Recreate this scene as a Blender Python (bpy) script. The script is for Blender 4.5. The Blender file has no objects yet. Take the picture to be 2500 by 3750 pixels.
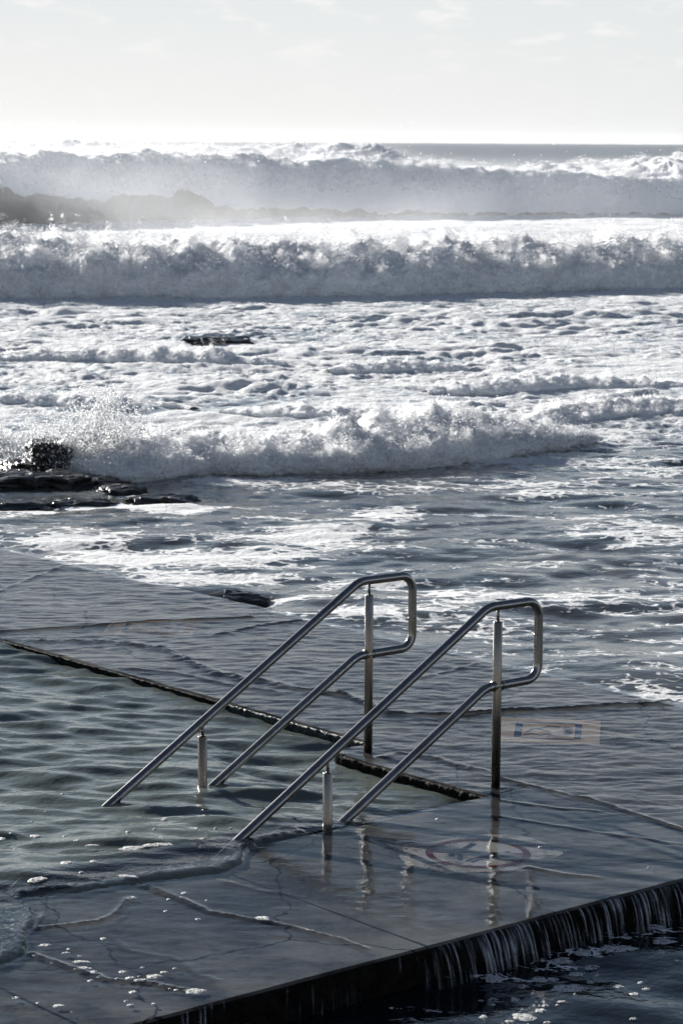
import bpy, math, random
import numpy as np
from mathutils import Matrix, Vector

random.seed(7)
np.random.seed(7)
scn = bpy.context.scene
C = scn.collection

# ------------------------------------------------------------------ camera
PW, PH, FPX, HOR, ROLL, CAMH = 2500.0, 3750.0, 9300.0, 517.0, math.radians(0.33), 3.38
PITCH = math.atan((PH / 2 - HOR) / FPX)
FW = np.array([0, math.cos(PITCH), -math.sin(PITCH)])
UP = np.array([0, math.sin(PITCH), math.cos(PITCH)])
RT = np.array([1.0, 0, 0])
cam_d = bpy.data.cameras.new('camera')
cam = bpy.data.objects.new('camera', cam_d)
C.objects.link(cam)
cam_d.sensor_fit = 'VERTICAL'
cam_d.sensor_height = 36.0
cam_d.sensor_width = 24.0
cam_d.lens = FPX / PH * 36.0
cam_d.clip_start = 0.1
cam_d.clip_end = 20000
cam_d.dof.use_dof = True
cam_d.dof.focus_distance = 13.3
cam_d.dof.aperture_fstop = 9.0
cx = RT * math.cos(ROLL) + UP * math.sin(ROLL)
cy = -RT * math.sin(ROLL) + UP * math.cos(ROLL)
cz = -FW
cam.matrix_world = Matrix([[cx[0], cy[0], cz[0], 0], [cx[1], cy[1], cz[1], 0],
                           [cx[2], cy[2], cz[2], CAMH], [0, 0, 0, 1]])
scn.camera = cam

# ------------------------------------------------------------------ sun and sky
SUN_AZ, SUN_EL = math.radians(125.0), math.radians(16.5)     # direction towards the sun, from +X
sun_d = bpy.data.lights.new('sun', 'SUN')
sun_d.energy = 5.0
sun_d.angle = math.radians(0.55)
sun_d.color = (1.0, 0.965, 0.915)
sun = bpy.data.objects.new('sun', sun_d)
C.objects.link(sun)
sdir = Vector((math.cos(SUN_AZ) * math.cos(SUN_EL), math.sin(SUN_AZ) * math.cos(SUN_EL), math.sin(SUN_EL)))
sun.rotation_euler = sdir.to_track_quat('Z', 'Y').to_euler()
sun.location = (0, 0, 50)

world = bpy.data.worlds.new('World')
scn.world = world
world.use_nodes = True
wn, wl = world.node_tree.nodes, world.node_tree.links
wn.clear()


def N(nodes, typ, **kw):
    n = nodes.new(typ)
    for k, v in kw.items():
        setattr(n, k, v)
    return n


def math_node(nodes, links, op, a, b=None, c=None, clamp=False):
    n = nodes.new('ShaderNodeMath')
    n.operation = op
    n.use_clamp = clamp
    for i, v in enumerate((a, b, c)):
        if v is None:
            continue
        if isinstance(v, (int, float)):
            n.inputs[i].default_value = v
        else:
            links.new(v, n.inputs[i])
    return n.outputs[0]


def maprange(nodes, links, val, a, b, c, d, smooth=True):
    n = nodes.new('ShaderNodeMapRange')
    n.interpolation_type = 'SMOOTHSTEP' if smooth else 'LINEAR'
    links.new(val, n.inputs[0])
    for i, v in enumerate((a, b, c, d)):
        n.inputs[i + 1].default_value = v
    return n.outputs[0]


def mixcol(nodes, links, fac, a, b):
    n = nodes.new('ShaderNodeMix')
    n.data_type = 'RGBA'
    for sock, v in ((n.inputs[0], fac), (n.inputs[6], a), (n.inputs[7], b)):
        if isinstance(v, (int, float)):
            sock.default_value = v
        elif isinstance(v, tuple):
            sock.default_value = (*v, 1) if len(v) == 3 else v
        else:
            links.new(v, sock)
    return n.outputs[2]


sky = N(wn, 'ShaderNodeTexSky', sky_type='NISHITA', sun_disc=False)
sky.sun_elevation = SUN_EL
sky.sun_rotation = math.pi / 2 - SUN_AZ
sky.air_density = 1.0
sky.dust_density = 0.6
sky.ozone_density = 3.0
bgn = N(wn, 'ShaderNodeBackground')
bgn.inputs[1].default_value = 0.06
tc = N(wn, 'ShaderNodeTexCoord')
sep = N(wn, 'ShaderNodeSeparateXYZ')
wl.new(tc.outputs['Generated'], sep.inputs[0])
# thin cloud: streaky puffs low over the horizon, wisps higher up
mp = N(wn, 'ShaderNodeMapping')
mp.inputs['Scale'].default_value = (1, 1, 3.6)
wl.new(tc.outputs['Generated'], mp.inputs[0])
nz = N(wn, 'ShaderNodeTexNoise')
nz.inputs['Scale'].default_value = 37
nz.inputs['Detail'].default_value = 7
nz.inputs['Roughness'].default_value = 0.58
wl.new(mp.outputs[0], nz.inputs[0])
puffs = maprange(wn, wl, nz.outputs['Fac'], 0.52, 0.66, 0, 0.9)
nz2 = N(wn, 'ShaderNodeTexNoise')
nz2.inputs['Scale'].default_value = 3.2
nz2.inputs['Detail'].default_value = 6
wl.new(mp.outputs[0], nz2.inputs[0])
wisps = maprange(wn, wl, nz2.outputs['Fac'], 0.45, 0.8, 0, 0.10)
ramp = N(wn, 'ShaderNodeValToRGB')                                     # hazy air thins upwards
ramp.color_ramp.interpolation = 'B_SPLINE'
for pos_, v in ((0.0, 1.0), (0.05, 0.97), (0.10, 0.93), (0.15, 0.86), (0.22, 0.58), (0.33, 0.17), (0.5, 0.03), (0.8, 0.0)):
    e = ramp.color_ramp.elements.new(pos_)
    e.color = (v, v, v, 1)
ramp.color_ramp.elements.remove(ramp.color_ramp.elements[0])
ramp.color_ramp.elements[-1].color = (0, 0, 0, 1)
wl.new(sep.outputs[2], ramp.inputs[0])
hazefac = ramp.outputs[0]
cl = math_node(wn, wl, 'MULTIPLY', puffs, maprange(wn, wl, sep.outputs[2], 0.015, 0.045, 0.15, 0.9))
cl = math_node(wn, wl, 'MULTIPLY', cl, maprange(wn, wl, sep.outputs[2], 0.06, 0.3, 1.0, 0.35))
cl = math_node(wn, wl, 'MAXIMUM', cl, wisps)
# glow of the hazy air towards the sun's side
dotn = N(wn, 'ShaderNodeVectorMath', operation='DOT_PRODUCT')
wl.new(tc.outputs['Generated'], dotn.inputs[0])
dotn.inputs[1].default_value = sdir
glow = maprange(wn, wl, dotn.outputs['Value'], 0.55, 0.98, 0.0, 1.0)
hz0 = mixcol(wn, wl, glow, (6.0, 6.15, 6.2), (6.75, 6.7, 6.55))
hz1 = mixcol(wn, wl, maprange(wn, wl, sep.outputs[2], 0.015, 0.065, 0, 0.75), hz0, (5.85, 6.15, 6.3))
hz = mixcol(wn, wl, maprange(wn, wl, sep.outputs[2], 0.06, 0.26, 0, 1), hz1, (3.5, 4.75, 6.2))
tint = N(wn, 'ShaderNodeVectorMath', operation='MULTIPLY')
wl.new(sky.outputs[0], tint.inputs[0])
tint.inputs[1].default_value = (0.20, 0.27, 0.345)
c1 = mixcol(wn, wl, hazefac, tint.outputs[0], hz)
c2 = mixcol(wn, wl, cl, c1, (6.9, 6.85, 6.75))
wl.new(c2, bgn.inputs[0])
wo = N(wn, 'ShaderNodeOutputWorld')
wl.new(bgn.outputs[0], wo.inputs[0])

scn.view_settings.view_transform = 'Standard'
scn.view_settings.look = 'None'
scn.view_settings.exposure = 1.15
scn.view_settings.gamma = 1.0
scn.view_settings.use_curve_mapping = False
scn.render.engine = 'CYCLES'
cyc = scn.cycles
cyc.use_denoising = True
cyc.max_bounces = 12
cyc.diffuse_bounces = 8
cyc.glossy_bounces = 4
cyc.transmission_bounces = 4
cyc.transparent_max_bounces = 96
cyc.volume_bounces = 1
cyc.caustics_reflective = False
cyc.caustics_refractive = False
cyc.sample_clamp_indirect = 6

# ------------------------------------------------------------------ geometry helpers


def pix_ray(x, y):
    a, b = x - PW / 2, PH / 2 - y
    a, b = a * math.cos(ROLL) - b * math.sin(ROLL), a * math.sin(ROLL) + b * math.cos(ROLL)
    return FW * FPX + UP * b + RT * a


def G(x, y, z=0.0):
    """ground point seen at photo pixel x, y on the level z"""
    d = pix_ray(x, y)
    t = (z - CAMH) / d[2]
    return np.array([0, 0, CAMH]) + t * d


P0 = G(1778, 2922)
TH = math.radians(40.0)
U = np.array([math.cos(TH), math.sin(TH), 0.0])
NV = np.array([-math.sin(TH), math.cos(TH), 0.0])


def ab2w(a, b, z=0.0):
    a, b, z = np.broadcast_arrays(np.asarray(a, float), np.asarray(b, float), np.asarray(z, float))
    return np.stack([P0[0] + a * U[0] + b * NV[0], P0[1] + a * U[1] + b * NV[1], z], -1)


def w2ab(x, y):
    dx, dy = x - P0[0], y - P0[1]
    return dx * U[0] + dy * U[1], dx * NV[0] + dy * NV[1]


def GA(x, y, z=0.0):
    p = G(x, y, z)
    return w2ab(p[0], p[1])


SEED = np.random.RandomState(11)
PERM = np.tile(SEED.permutation(256), 3).astype(np.int32)
GRAD = SEED.normal(size=(256, 3)).astype(np.float32)
GRAD /= np.linalg.norm(GRAD, axis=1)[:, None]


def pnoise(x, y, z):
    x = np.asarray(x, np.float32); y = np.asarray(y, np.float32); z = np.asarray(z, np.float32)
    x, y, z = np.broadcast_arrays(x, y, z)
    xi, yi, zi = np.floor(x).astype(np.int32), np.floor(y).astype(np.int32), np.floor(z).astype(np.int32)
    xf, yf, zf = x - xi, y - yi, z - zi
    xi &= 255; yi &= 255; zi &= 255
    f = lambda t: t * t * t * (t * (t * 6 - 15) + 10)
    u_, v_, w_ = f(xf), f(yf), f(zf)
    out = 0
    for i in (0, 1):
        wx = u_ if i else 1 - u_
        hx = PERM[xi + i]
        for j in (0, 1):
            wy = v_ if j else 1 - v_
            hy = PERM[hx + yi + j]
            for k in (0, 1):
                wz = w_ if k else 1 - w_
                g = GRAD[PERM[hy + zi + k]]
                out = out + wx * wy * wz * (g[..., 0] * (xf - i) + g[..., 1] * (yf - j) + g[..., 2] * (zf - k))
    return out * 1.6


def fbm(x, y, z, octv=4, gain=0.5, lac=2.03, billow=False):
    s, a, t = 0, 1.0, 0
    for o in range(octv):
        q = pnoise(x + 17.3 * o, y - 9.1 * o, z + 3.7 * o)
        s = s + a * (np.abs(q) * 2 - 0.55 if billow else q)
        t += a
        a *= gain
        x, y, z = x * lac, y * lac, z * lac
    return s / t


def sstep(a, b, x):
    t = np.clip((x - a) / (b - a), 0, 1)
    return t * t * (3 - 2 * t)


def ocean_tile(n, L, lmin, lmax, spread, seed, p=3.2, choppy=1.0):
    """FFT wave field travelling towards -Y; returns height and the two drifts, rms height 1"""
    r = np.random.RandomState(seed)
    k1 = np.fft.fftfreq(n, L / n) * 2 * math.pi
    kx, ky = np.meshgrid(k1, k1, indexing='ij')
    k = np.sqrt(kx * kx + ky * ky) + 1e-9
    band = np.exp(-(2 * math.pi / k / lmax) ** 4) * np.exp(-(lmin * k / (2 * math.pi)) ** 4)
    band = np.exp(-((2 * math.pi / k) / lmax) ** 4) * np.exp(-(lmin / (2 * math.pi / k)) ** 4)
    cosd = np.abs(ky / k)
    amp = np.sqrt(band * k ** (-p) * (cosd ** spread + 0.06))
    amp[0, 0] = 0
    ph = (r.normal(size=(n, n)) + 1j * r.normal(size=(n, n))) * amp
    h = np.fft.ifft2(ph)
    dx = np.fft.ifft2(1j * kx / k * ph)
    dy = np.fft.ifft2(1j * ky / k * ph)
    s = h.real.std()
    return [(a.real / s).astype(np.float32) for a in (h, dx, dy)] + [L]


def samp(tile, x, y, ch=0):
    a, L = tile[ch], tile[3]
    n = a.shape[0]
    fx, fy = (x / L * n) % n, (y / L * n) % n
    i, j = np.floor(fx).astype(int) % n, np.floor(fy).astype(int) % n
    tx, ty = fx - np.floor(fx), fy - np.floor(fy)
    i2, j2 = (i + 1) % n, (j + 1) % n
    return a[i, j] * (1 - tx) * (1 - ty) + a[i2, j] * tx * (1 - ty) + a[i, j2] * (1 - tx) * ty + a[i2, j2] * tx * ty


T_BIG = ocean_tile(256, 17.3, 0.9, 5.0, 2.2, 1)
T_MID = ocean_tile(256, 6.1, 0.28, 1.3, 1.4, 2)
T_SML = ocean_tile(256, 2.3, 0.07, 0.36, 0.7, 3)


def add_obj(name, mesh, parent=None, mat=None):
    o = bpy.data.objects.new(name, mesh)
    C.objects.link(o)
    if parent is not None:
        o.parent = parent
    if mat is not None and len(mesh.materials) == 0:
        mesh.materials.append(mat)
    return o


def mesh_np(name, verts, faces, smooth=True, attrs=None):
    """faces: (n,4) or (n,3) index array, or list of arrays of both kinds"""
    if not isinstance(faces, list):
        faces = [faces]
    me = bpy.data.meshes.new(name)
    verts = np.ascontiguousarray(verts, np.float32)
    faces = [np.asarray(f, np.int32) for f in faces if len(f)]
    nl = sum(f.size for f in faces)
    nf = sum(len(f) for f in faces)
    me.vertices.add(len(verts))
    me.vertices.foreach_set('co', verts.ravel())
    me.loops.add(nl)
    me.loops.foreach_set('vertex_index', np.concatenate([f.ravel() for f in faces]))
    me.polygons.add(nf)
    starts, o = [], 0
    for f in faces:
        starts.append(o + np.arange(len(f)) * f.shape[1])
        o += f.size
    me.polygons.foreach_set('loop_start', np.concatenate(starts).astype(np.int32))
    me.polygons.foreach_set('use_smooth', np.full(nf, smooth))
    me.update(calc_edges=True)
    if attrs:
        for k, v in attrs.items():
            at = me.attributes.new(k, 'FLOAT', 'POINT')
            at.data.foreach_set('value', np.ascontiguousarray(v, np.float32).ravel())
    return me


def grid_faces(nr, nc, flip=False):
    i = np.arange(nr - 1)[:, None] * nc + np.arange(nc - 1)[None, :]
    f = np.stack([i, i + 1, i + nc + 1, i + nc], -1).reshape(-1, 4)
    return f[:, ::-1] if flip else f


def tag(o, label=None, cat=None, group=None, kind=None):
    for k, v in (('label', label), ('category', cat), ('group', group), ('kind', kind)):
        if v:
            o[k] = v
    return o


def empty(name, loc=(0, 0, 0), parent=None):
    o = bpy.data.objects.new(name, None)
    o.empty_display_size = 0.2
    o.location = loc
    C.objects.link(o)
    if parent is not None:
        o.parent = parent
    return o


def shift(verts, loc):
    return np.asarray(verts) - np.asarray(loc)


# ------------------------------------------------------------------ materials


def new_mat(name):
    m = bpy.data.materials.new(name)
    m.use_nodes = True
    m.node_tree.nodes.clear()
    return m, m.node_tree.nodes, m.node_tree.links


def wpos(nodes):
    return nodes.new('ShaderNodeNewGeometry').outputs['Position']


def noise(nodes, links, vec, scale, detail=4, rough=0.55, stretch=None, dist=0.0):
    if stretch:
        m = nodes.new('ShaderNodeMapping')
        m.inputs['Scale'].default_value = stretch
        if len(stretch) > 3:
            pass
        links.new(vec, m.inputs[0])
        vec = m.outputs[0]
    n = nodes.new('ShaderNodeTexNoise')
    n.inputs['Scale'].default_value = scale
    n.inputs['Detail'].default_value = detail
    n.inputs['Roughness'].default_value = rough
    n.inputs['Distortion'].default_value = dist
    links.new(vec, n.inputs['Vector'])
    return n.outputs['Fac']


def bump(nodes, links, height, dist, strength=1.0, normal=None):
    b = nodes.new('ShaderNodeBump')
    setin(links, b.inputs['Strength'], strength)
    b.inputs['Distance'].default_value = dist
    links.new(height, b.inputs['Height'])
    if normal is not None:
        links.new(normal, b.inputs['Normal'])
    return b.outputs[0]


def attr(nodes, name):
    a = nodes.new('ShaderNodeAttribute')
    a.attribute_name = name
    return a.outputs['Fac']


def setin(links, sock, v):
    if isinstance(v, (int, float)):
        sock.default_value = v
    elif isinstance(v, tuple):
        sock.default_value = (*v, 1) if len(v) == 3 else v
    else:
        links.new(v, sock)


def principled(nodes, links, **kw):
    p = nodes.new('ShaderNodeBsdfPrincipled')
    names = dict(color='Base Color', rough='Roughness', metal='Metallic', ior='IOR', spec='Specular IOR Level',
                 normal='Normal', coat='Coat Weight', coat_rough='Coat Roughness', coat_ior='Coat IOR',
                 coat_normal='Coat Normal', sss='Subsurface Weight', sss_scale='Subsurface Scale',
                 aniso='Anisotropic')
    for k, v in kw.items():
        if k == 'sss_radius':
            p.inputs['Subsurface Radius'].default_value = v
        else:
            setin(links, p.inputs[names[k]], v)
    return p


def out(nodes, links, shader, vol=None):
    o = nodes.new('ShaderNodeOutputMaterial')
    links.new(shader, o.inputs[0])
    return o


def mixsh(nodes, links, fac, a, b):
    m = nodes.new('ShaderNodeMixShader')
    setin(links, m.inputs[0], fac)
    links.new(a, m.inputs[1])
    links.new(b, m.inputs[2])
    return m.outputs[0]


def schlick(nodes, links, normal=None, f0=0.02):
    lw = nodes.new('ShaderNodeLayerWeight')
    lw.inputs[0].default_value = 0.5
    if normal is not None:
        links.new(normal, lw.inputs['Normal'])
    p5 = math_node(nodes, links, 'POWER', lw.outputs['Facing'], 5.0)
    return math_node(nodes, links, 'MULTIPLY_ADD', p5, 1 - f0, f0, clamp=True)


FOAM_COL = (0.90, 0.905, 0.905)


def foam_shader(nodes, links, pos, sss=0.35, radius=0.15, grain=55, gdist=0.012, rel=0.0):
    g = noise(nodes, links, pos, grain, 5, 0.7)
    nb = bump(nodes, links, g, gdist, 0.8)
    if rel:
        nb = bump(nodes, links, noise(nodes, links, pos, 9, 6, 0.68), rel, 0.9, nb)
    col = mixcol(nodes, links, maprange(nodes, links, g, 0.3, 0.7, 0, 1), (0.82, 0.83, 0.835), FOAM_COL)
    return principled(nodes, links, color=col, rough=0.85, spec=0.12, normal=nb, sss=sss,
                      sss_scale=radius, sss_radius=(1.0, 1.0, 1.0)).outputs[0]


def water_mat(name, body, body2, foam_scale, bumps, rough=0.05, shallow=False, foam_sss=0.2, grain=60, gdist=0.01,
              lace=0.8, spec=0.5, rel=0.0):
    m, nd, lk = new_mat(name)
    pos = wpos(nd)
    normal = None
    for sc, dist, st in bumps:
        normal = bump(nd, lk, noise(nd, lk, pos, sc, 3, 0.55, st), dist, 1.0, normal)
    tint = noise(nd, lk, pos, 0.55, 4, 0.6)
    col = mixcol(nd, lk, maprange(nd, lk, tint, 0.35, 0.68, 0, 1), body, body2)
    if shallow:
        col = mixcol(nd, lk, maprange(nd, lk, attr(nd, 'depth'), 0.3, 1.0, 0, 1), (0.010, 0.0095, 0.008), col)  # near black mixed in for the lip's dark reflection and the stone below
    if rel:
        col = mixcol(nd, lk, attr(nd, 'aer'), col, (0.46, 0.50, 0.515))
    kw = dict(color=col, rough=rough, ior=1.333, spec=spec)
    if normal is not None:
        kw['normal'] = normal
    w = principled(nd, lk, **kw).outputs[0]
    if shallow:
        normal = bump(nd, lk, math_node(nd, lk, 'MULTIPLY', noise(nd, lk, pos, 38, 4, 0.65), attr(nd, 'lip')), 0.02, 1.0, normal)
        # clear where the water lies thin over the stone, murky where it is deep and along the lip's front
        fr = schlick(nd, lk, normal)
        tr = nd.new('ShaderNodeBsdfTransparent')
        tr.inputs[0].default_value = (0.86, 0.90, 0.88, 1)
        gl = nd.new('ShaderNodeBsdfGlossy')
        gl.inputs['Roughness'].default_value = rough
        if normal is not None:
            lk.new(normal, gl.inputs['Normal'])
        clear = mixsh(nd, lk, fr, tr.outputs[0], gl.outputs[0])
        w = mixsh(nd, lk, attr(nd, 'depth'), clear, w)
    fa = attr(nd, 'foam')
    n1 = noise(nd, lk, pos, foam_scale, 8, 0.64, (0.55, 1.25, 1.0), 0.8)
    vo = nd.new('ShaderNodeTexVoronoi')
    vo.feature = 'DISTANCE_TO_EDGE'
    vo.inputs['Scale'].default_value = foam_scale * 2.1
    wv = nd.new('ShaderNodeVectorMath')
    wv.operation = 'MULTIPLY_ADD'
    nn = nd.new('ShaderNodeTexNoise')
    nn.inputs['Scale'].default_value = foam_scale * 1.6
    nn.inputs['Detail'].default_value = 4
    lk.new(pos, nn.inputs['Vector'])
    lk.new(nn.outputs['Color'], wv.inputs[0])
    wv.inputs[1].default_value = (0.9 / foam_scale,) * 3
    lk.new(pos, wv.inputs[2])
    lk.new(wv.outputs[0], vo.inputs['Vector'])
    web = maprange(nd, lk, vo.outputs['Distance'], 0.0, 0.22, 0.16 * lace, -0.10 * lace)
    s = math_node(nd, lk, 'ADD', fa, math_node(nd, lk, 'MULTIPLY', math_node(nd, lk, 'SUBTRACT', n1, 0.5), 1.5))
    s = math_node(nd, lk, 'ADD', s, web)
    fac = maprange(nd, lk, s, 0.44, 0.59, 0, 1)
    f = foam_shader(nd, lk, pos, foam_sss, 0.05, grain, gdist, rel)
    out(nd, lk, mixsh(nd, lk, fac, w, f))
    return m


M_SEA = water_mat('sea_water', (0.050, 0.060, 0.066), (0.085, 0.086, 0.080), 2.6,
                  [(7, 0.007, (0.7, 1.3, 1)), (24, 0.0024, (0.6, 1.3, 1))], rough=0.06, rel=0.09)
M_SEAFAR = water_mat('open_sea', (0.02, 0.028, 0.034), (0.03, 0.038, 0.044), 0.2,
                     [(0.5, 0.55, (0.6, 1.2, 1)), (2.5, 0.1, None)], rough=0.25)
M_POOL = water_mat('pool_water', (0.088, 0.104, 0.095), (0.110, 0.129, 0.116), 3.0,
                   [(5, 0.008, (0.7, 1.25, 1)), (26, 0.0035, None)], rough=0.03, shallow=True)
M_CHAN = water_mat('channel_water', (0.004, 0.007, 0.010), (0.008, 0.011, 0.013), 7.0,
                   [(6, 0.008, None), (28, 0.0012, None)], rough=0.03)


def foam_body_mat(name, water_col, sss=0.5, radius=0.25, grain=40, gdist=0.015):
    m, nd, lk = new_mat(name)
    pos = wpos(nd)
    f = foam_shader(nd, lk, pos, sss, radius, grain, gdist)
    nb = bump(nd, lk, noise(nd, lk, pos, 3, 5, 0.6), 0.06)
    w = principled(nd, lk, color=water_col, rough=0.25, ior=1.333, normal=nb).outputs[0]
    n1 = noise(nd, lk, pos, 1.2, 6, 0.65)
    s = math_node(nd, lk, 'ADD', attr(nd, 'foam'), math_node(nd, lk, 'MULTIPLY', math_node(nd, lk, 'SUBTRACT', n1, 0.5), 0.9))
    out(nd, lk, mixsh(nd, lk, maprange(nd, lk, s, 0.38, 0.62, 0, 1), w, f))
    return m


M_WAVE = foam_body_mat('breaker_foam', (0.05, 0.06, 0.06), 0.45, 0.12, 45, 0.02)
M_BIGWAVE = foam_body_mat('far_breaker_foam', (0.17, 0.16, 0.135), 0.5, 0.5, 6, 0.05)

m, nd, lk = new_mat('spray_drops')
tl_ = nd.new('ShaderNodeBsdfTranslucent')
tl_.inputs[0].default_value = (0.9, 0.91, 0.92, 1)
out(nd, lk, mixsh(nd, lk, 0.5, principled(nd, lk, color=(0.86, 0.87, 0.88), rough=0.3, spec=0.5).outputs[0], tl_.outputs[0]))
M_DROP = m

m, nd, lk = new_mat('foam_bubbles')
pos = wpos(nd)
vo = nd.new('ShaderNodeTexVoronoi')
vo.inputs['Scale'].default_value = 160
lk.new(pos, vo.inputs['Vector'])
fb = bump(nd, lk, vo.outputs['Distance'], 0.004, 0.9)
gcol = mixcol(nd, lk, maprange(nd, lk, vo.outputs['Distance'], 0.1, 0.7, 0, 1), (0.80, 0.80, 0.78), (0.55, 0.55, 0.53))
hol = maprange(nd, lk, noise(nd, lk, pos, 75, 4, 0.6), 0.40, 0.50, 0.25, 1.0)
tr = nd.new('ShaderNodeBsdfTransparent')
out(nd, lk, mixsh(nd, lk, hol, tr.outputs[0], principled(nd, lk, color=gcol, rough=0.6, spec=0.2, normal=fb).outputs[0]))
M_FLECK = m

# stone of the deck
m, nd, lk = new_mat('wet_concrete')
pos = wpos(nd)
n1 = noise(nd, lk, pos, 1.6, 6, 0.6)
n2 = noise(nd, lk, pos, 9, 6, 0.65)
n3 = noise(nd, lk, pos, 140, 3, 0.6)
c = mixcol(nd, lk, maprange(nd, lk, n1, 0.35, 0.68, 0, 1), (0.028, 0.028, 0.029), (0.105, 0.101, 0.094))
c = mixcol(nd, lk, maprange(nd, lk, n2, 0.45, 0.72, 0, 0.7), c, (0.018, 0.018, 0.019))
c = mixcol(nd, lk, maprange(nd, lk, n3, 0.55, 0.8, 0, 0.55), c, (0.13, 0.122, 0.11))
n4 = noise(nd, lk, pos, 0.75, 5, 0.6)
c = mixcol(nd, lk, maprange(nd, lk, n4, 0.50, 0.66, 0, 0.6), c, (0.19, 0.18, 0.165))
cr_ = nd.new('ShaderNodeTexVoronoi')
cr_.feature = 'DISTANCE_TO_EDGE'
cr_.inputs['Scale'].default_value = 0.9
wv_ = nd.new('ShaderNodeVectorMath')
wv_.operation = 'MULTIPLY_ADD'
nq = nd.new('ShaderNodeTexNoise')
nq.inputs['Scale'].default_value = 3.5
nq.inputs['Detail'].default_value = 5
lk.new(pos, nq.inputs['Vector'])
lk.new(nq.outputs['Color'], wv_.inputs[0])
wv_.inputs[1].default_value = (0.35, 0.35, 0.0)
lk.new(pos, wv_.inputs[2])
lk.new(wv_.outputs[0], cr_.inputs['Vector'])
c = mixcol(nd, lk, maprange(nd, lk, cr_.outputs['Distance'], 0.002, 0.012, 0.8, 0), c, (0.006, 0.006, 0.006))
out(nd, lk, principled(nd, lk, color=c, rough=0.8, spec=0.0,
                       normal=bump(nd, lk, n3, 0.002, 0.6, bump(nd, lk, n2, 0.006, 0.5))).outputs[0])
M_STONE = m

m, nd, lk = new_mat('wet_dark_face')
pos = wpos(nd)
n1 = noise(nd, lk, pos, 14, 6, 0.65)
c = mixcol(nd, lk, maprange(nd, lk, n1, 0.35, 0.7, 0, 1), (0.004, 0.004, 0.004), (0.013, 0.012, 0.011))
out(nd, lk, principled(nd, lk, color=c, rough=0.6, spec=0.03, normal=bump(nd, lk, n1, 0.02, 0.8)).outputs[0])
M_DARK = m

m, nd, lk = new_mat('weedy_edge')
pos = wpos(nd)
n1 = noise(nd, lk, pos, 22, 5, 0.65)
c = mixcol(nd, lk, maprange(nd, lk, n1, 0.4, 0.65, 0, 1), (0.010, 0.014, 0.016), (0.035, 0.055, 0.060))
out(nd, lk, principled(nd, lk, color=c, rough=0.4, spec=0.08, normal=bump(nd, lk, n1, 0.02, 0.9)).outputs[0])
M_WEED = m

# thin running water on the deck
m, nd, lk = new_mat('water_film')
pos = wpos(nd)
bst = math_node(nd, lk, 'MULTIPLY_ADD', attr(nd, 'damp'), -0.62, 1.0)
nb = bump(nd, lk, noise(nd, lk, pos, 13, 3, 0.5, (0.7, 1.2, 1)), 0.0042, bst)
nb = bump(nd, lk, noise(nd, lk, pos, 48, 2, 0.5, (0.5, 1.4, 1)), 0.0017, bst, nb)
fr = schlick(nd, lk, nb)
tr = nd.new('ShaderNodeBsdfTransparent')
tr.inputs[0].default_value = (0.93, 0.95, 0.96, 1)
gl = nd.new('ShaderNodeBsdfGlossy')
gl.distribution = 'BECKMANN'
damp = math_node(nd, lk, 'MULTIPLY', attr(nd, 'damp'), maprange(nd, lk, noise(nd, lk, pos, 2.3, 6, 0.62), 0.42, 0.62, 0, 1))
lk.new(maprange(nd, lk, damp, 0, 1, 0.04, 0.13), gl.inputs['Roughness'])
lk.new(nb, gl.inputs['Normal'])
clear = mixsh(nd, lk, fr, tr.outputs[0], gl.outputs[0])
deep = principled(nd, lk, color=(0.016, 0.018, 0.019), rough=0.05, ior=1.333, normal=nb).outputs[0]
out(nd, lk, mixsh(nd, lk, attr(nd, 'depth'), clear, deep))
M_FILM = m

# falling water over the outer edge
m, nd, lk = new_mat('falling_water')
fl = attr(nd, 'flow')
tr = nd.new('ShaderNodeBsdfTransparent')
tr.inputs[0].default_value = (0.97, 0.98, 0.99, 1)
wsh = principled(nd, lk, color=(0.48, 0.55, 0.64), rough=0.12, spec=0.6, ior=1.333).outputs[0]
out(nd, lk, mixsh(nd, lk, fl, tr.outputs[0], wsh))
M_FALL = m

# steel
m, nd, lk = new_mat('brushed_steel')
pos = wpos(nd)
n1 = noise(nd, lk, pos, 9, 5, 0.6)
n2 = noise(nd, lk, pos, 220, 2, 0.5)
c = mixcol(nd, lk, maprange(nd, lk, n1, 0.45, 0.7, 0, 0.55), (0.30, 0.30, 0.30), (0.20, 0.17, 0.135))
r = maprange(nd, lk, n2, 0.3, 0.7, 0.17, 0.24)
out(nd, lk, principled(nd, lk, color=c, metal=1.0, rough=r).outputs[0])
M_STEEL = m

m, nd, lk = new_mat('stained_steel')
pos = wpos(nd)
n1 = noise(nd, lk, pos, 12, 5, 0.6, (1, 1, 0.25))
n2 = noise(nd, lk, pos, 240, 2, 0.5)
c = mixcol(nd, lk, maprange(nd, lk, n1, 0.38, 0.66, 0, 0.9), (0.26, 0.25, 0.235), (0.17, 0.14, 0.115))
out(nd, lk, principled(nd, lk, color=c, metal=1.0, rough=maprange(nd, lk, n2, 0.3, 0.7, 0.22, 0.36)).outputs[0])
M_STEEL2 = m

# rock
m, nd, lk = new_mat('wet_rock')
pos = wpos(nd)
n1 = noise(nd, lk, pos, 5, 7, 0.65, (1, 1, 2.2))
n2 = noise(nd, lk, pos, 40, 4, 0.6)
c = mixcol(nd, lk, maprange(nd, lk, n1, 0.35, 0.7, 0, 1), (0.007, 0.007, 0.0065), (0.026, 0.023, 0.019))
out(nd, lk, principled(nd, lk, color=c, rough=0.30, spec=0.5,
                       normal=bump(nd, lk, n2, 0.006, 0.7, bump(nd, lk, n1, 0.03, 0.8))).outputs[0])
M_ROCK = m


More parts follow.
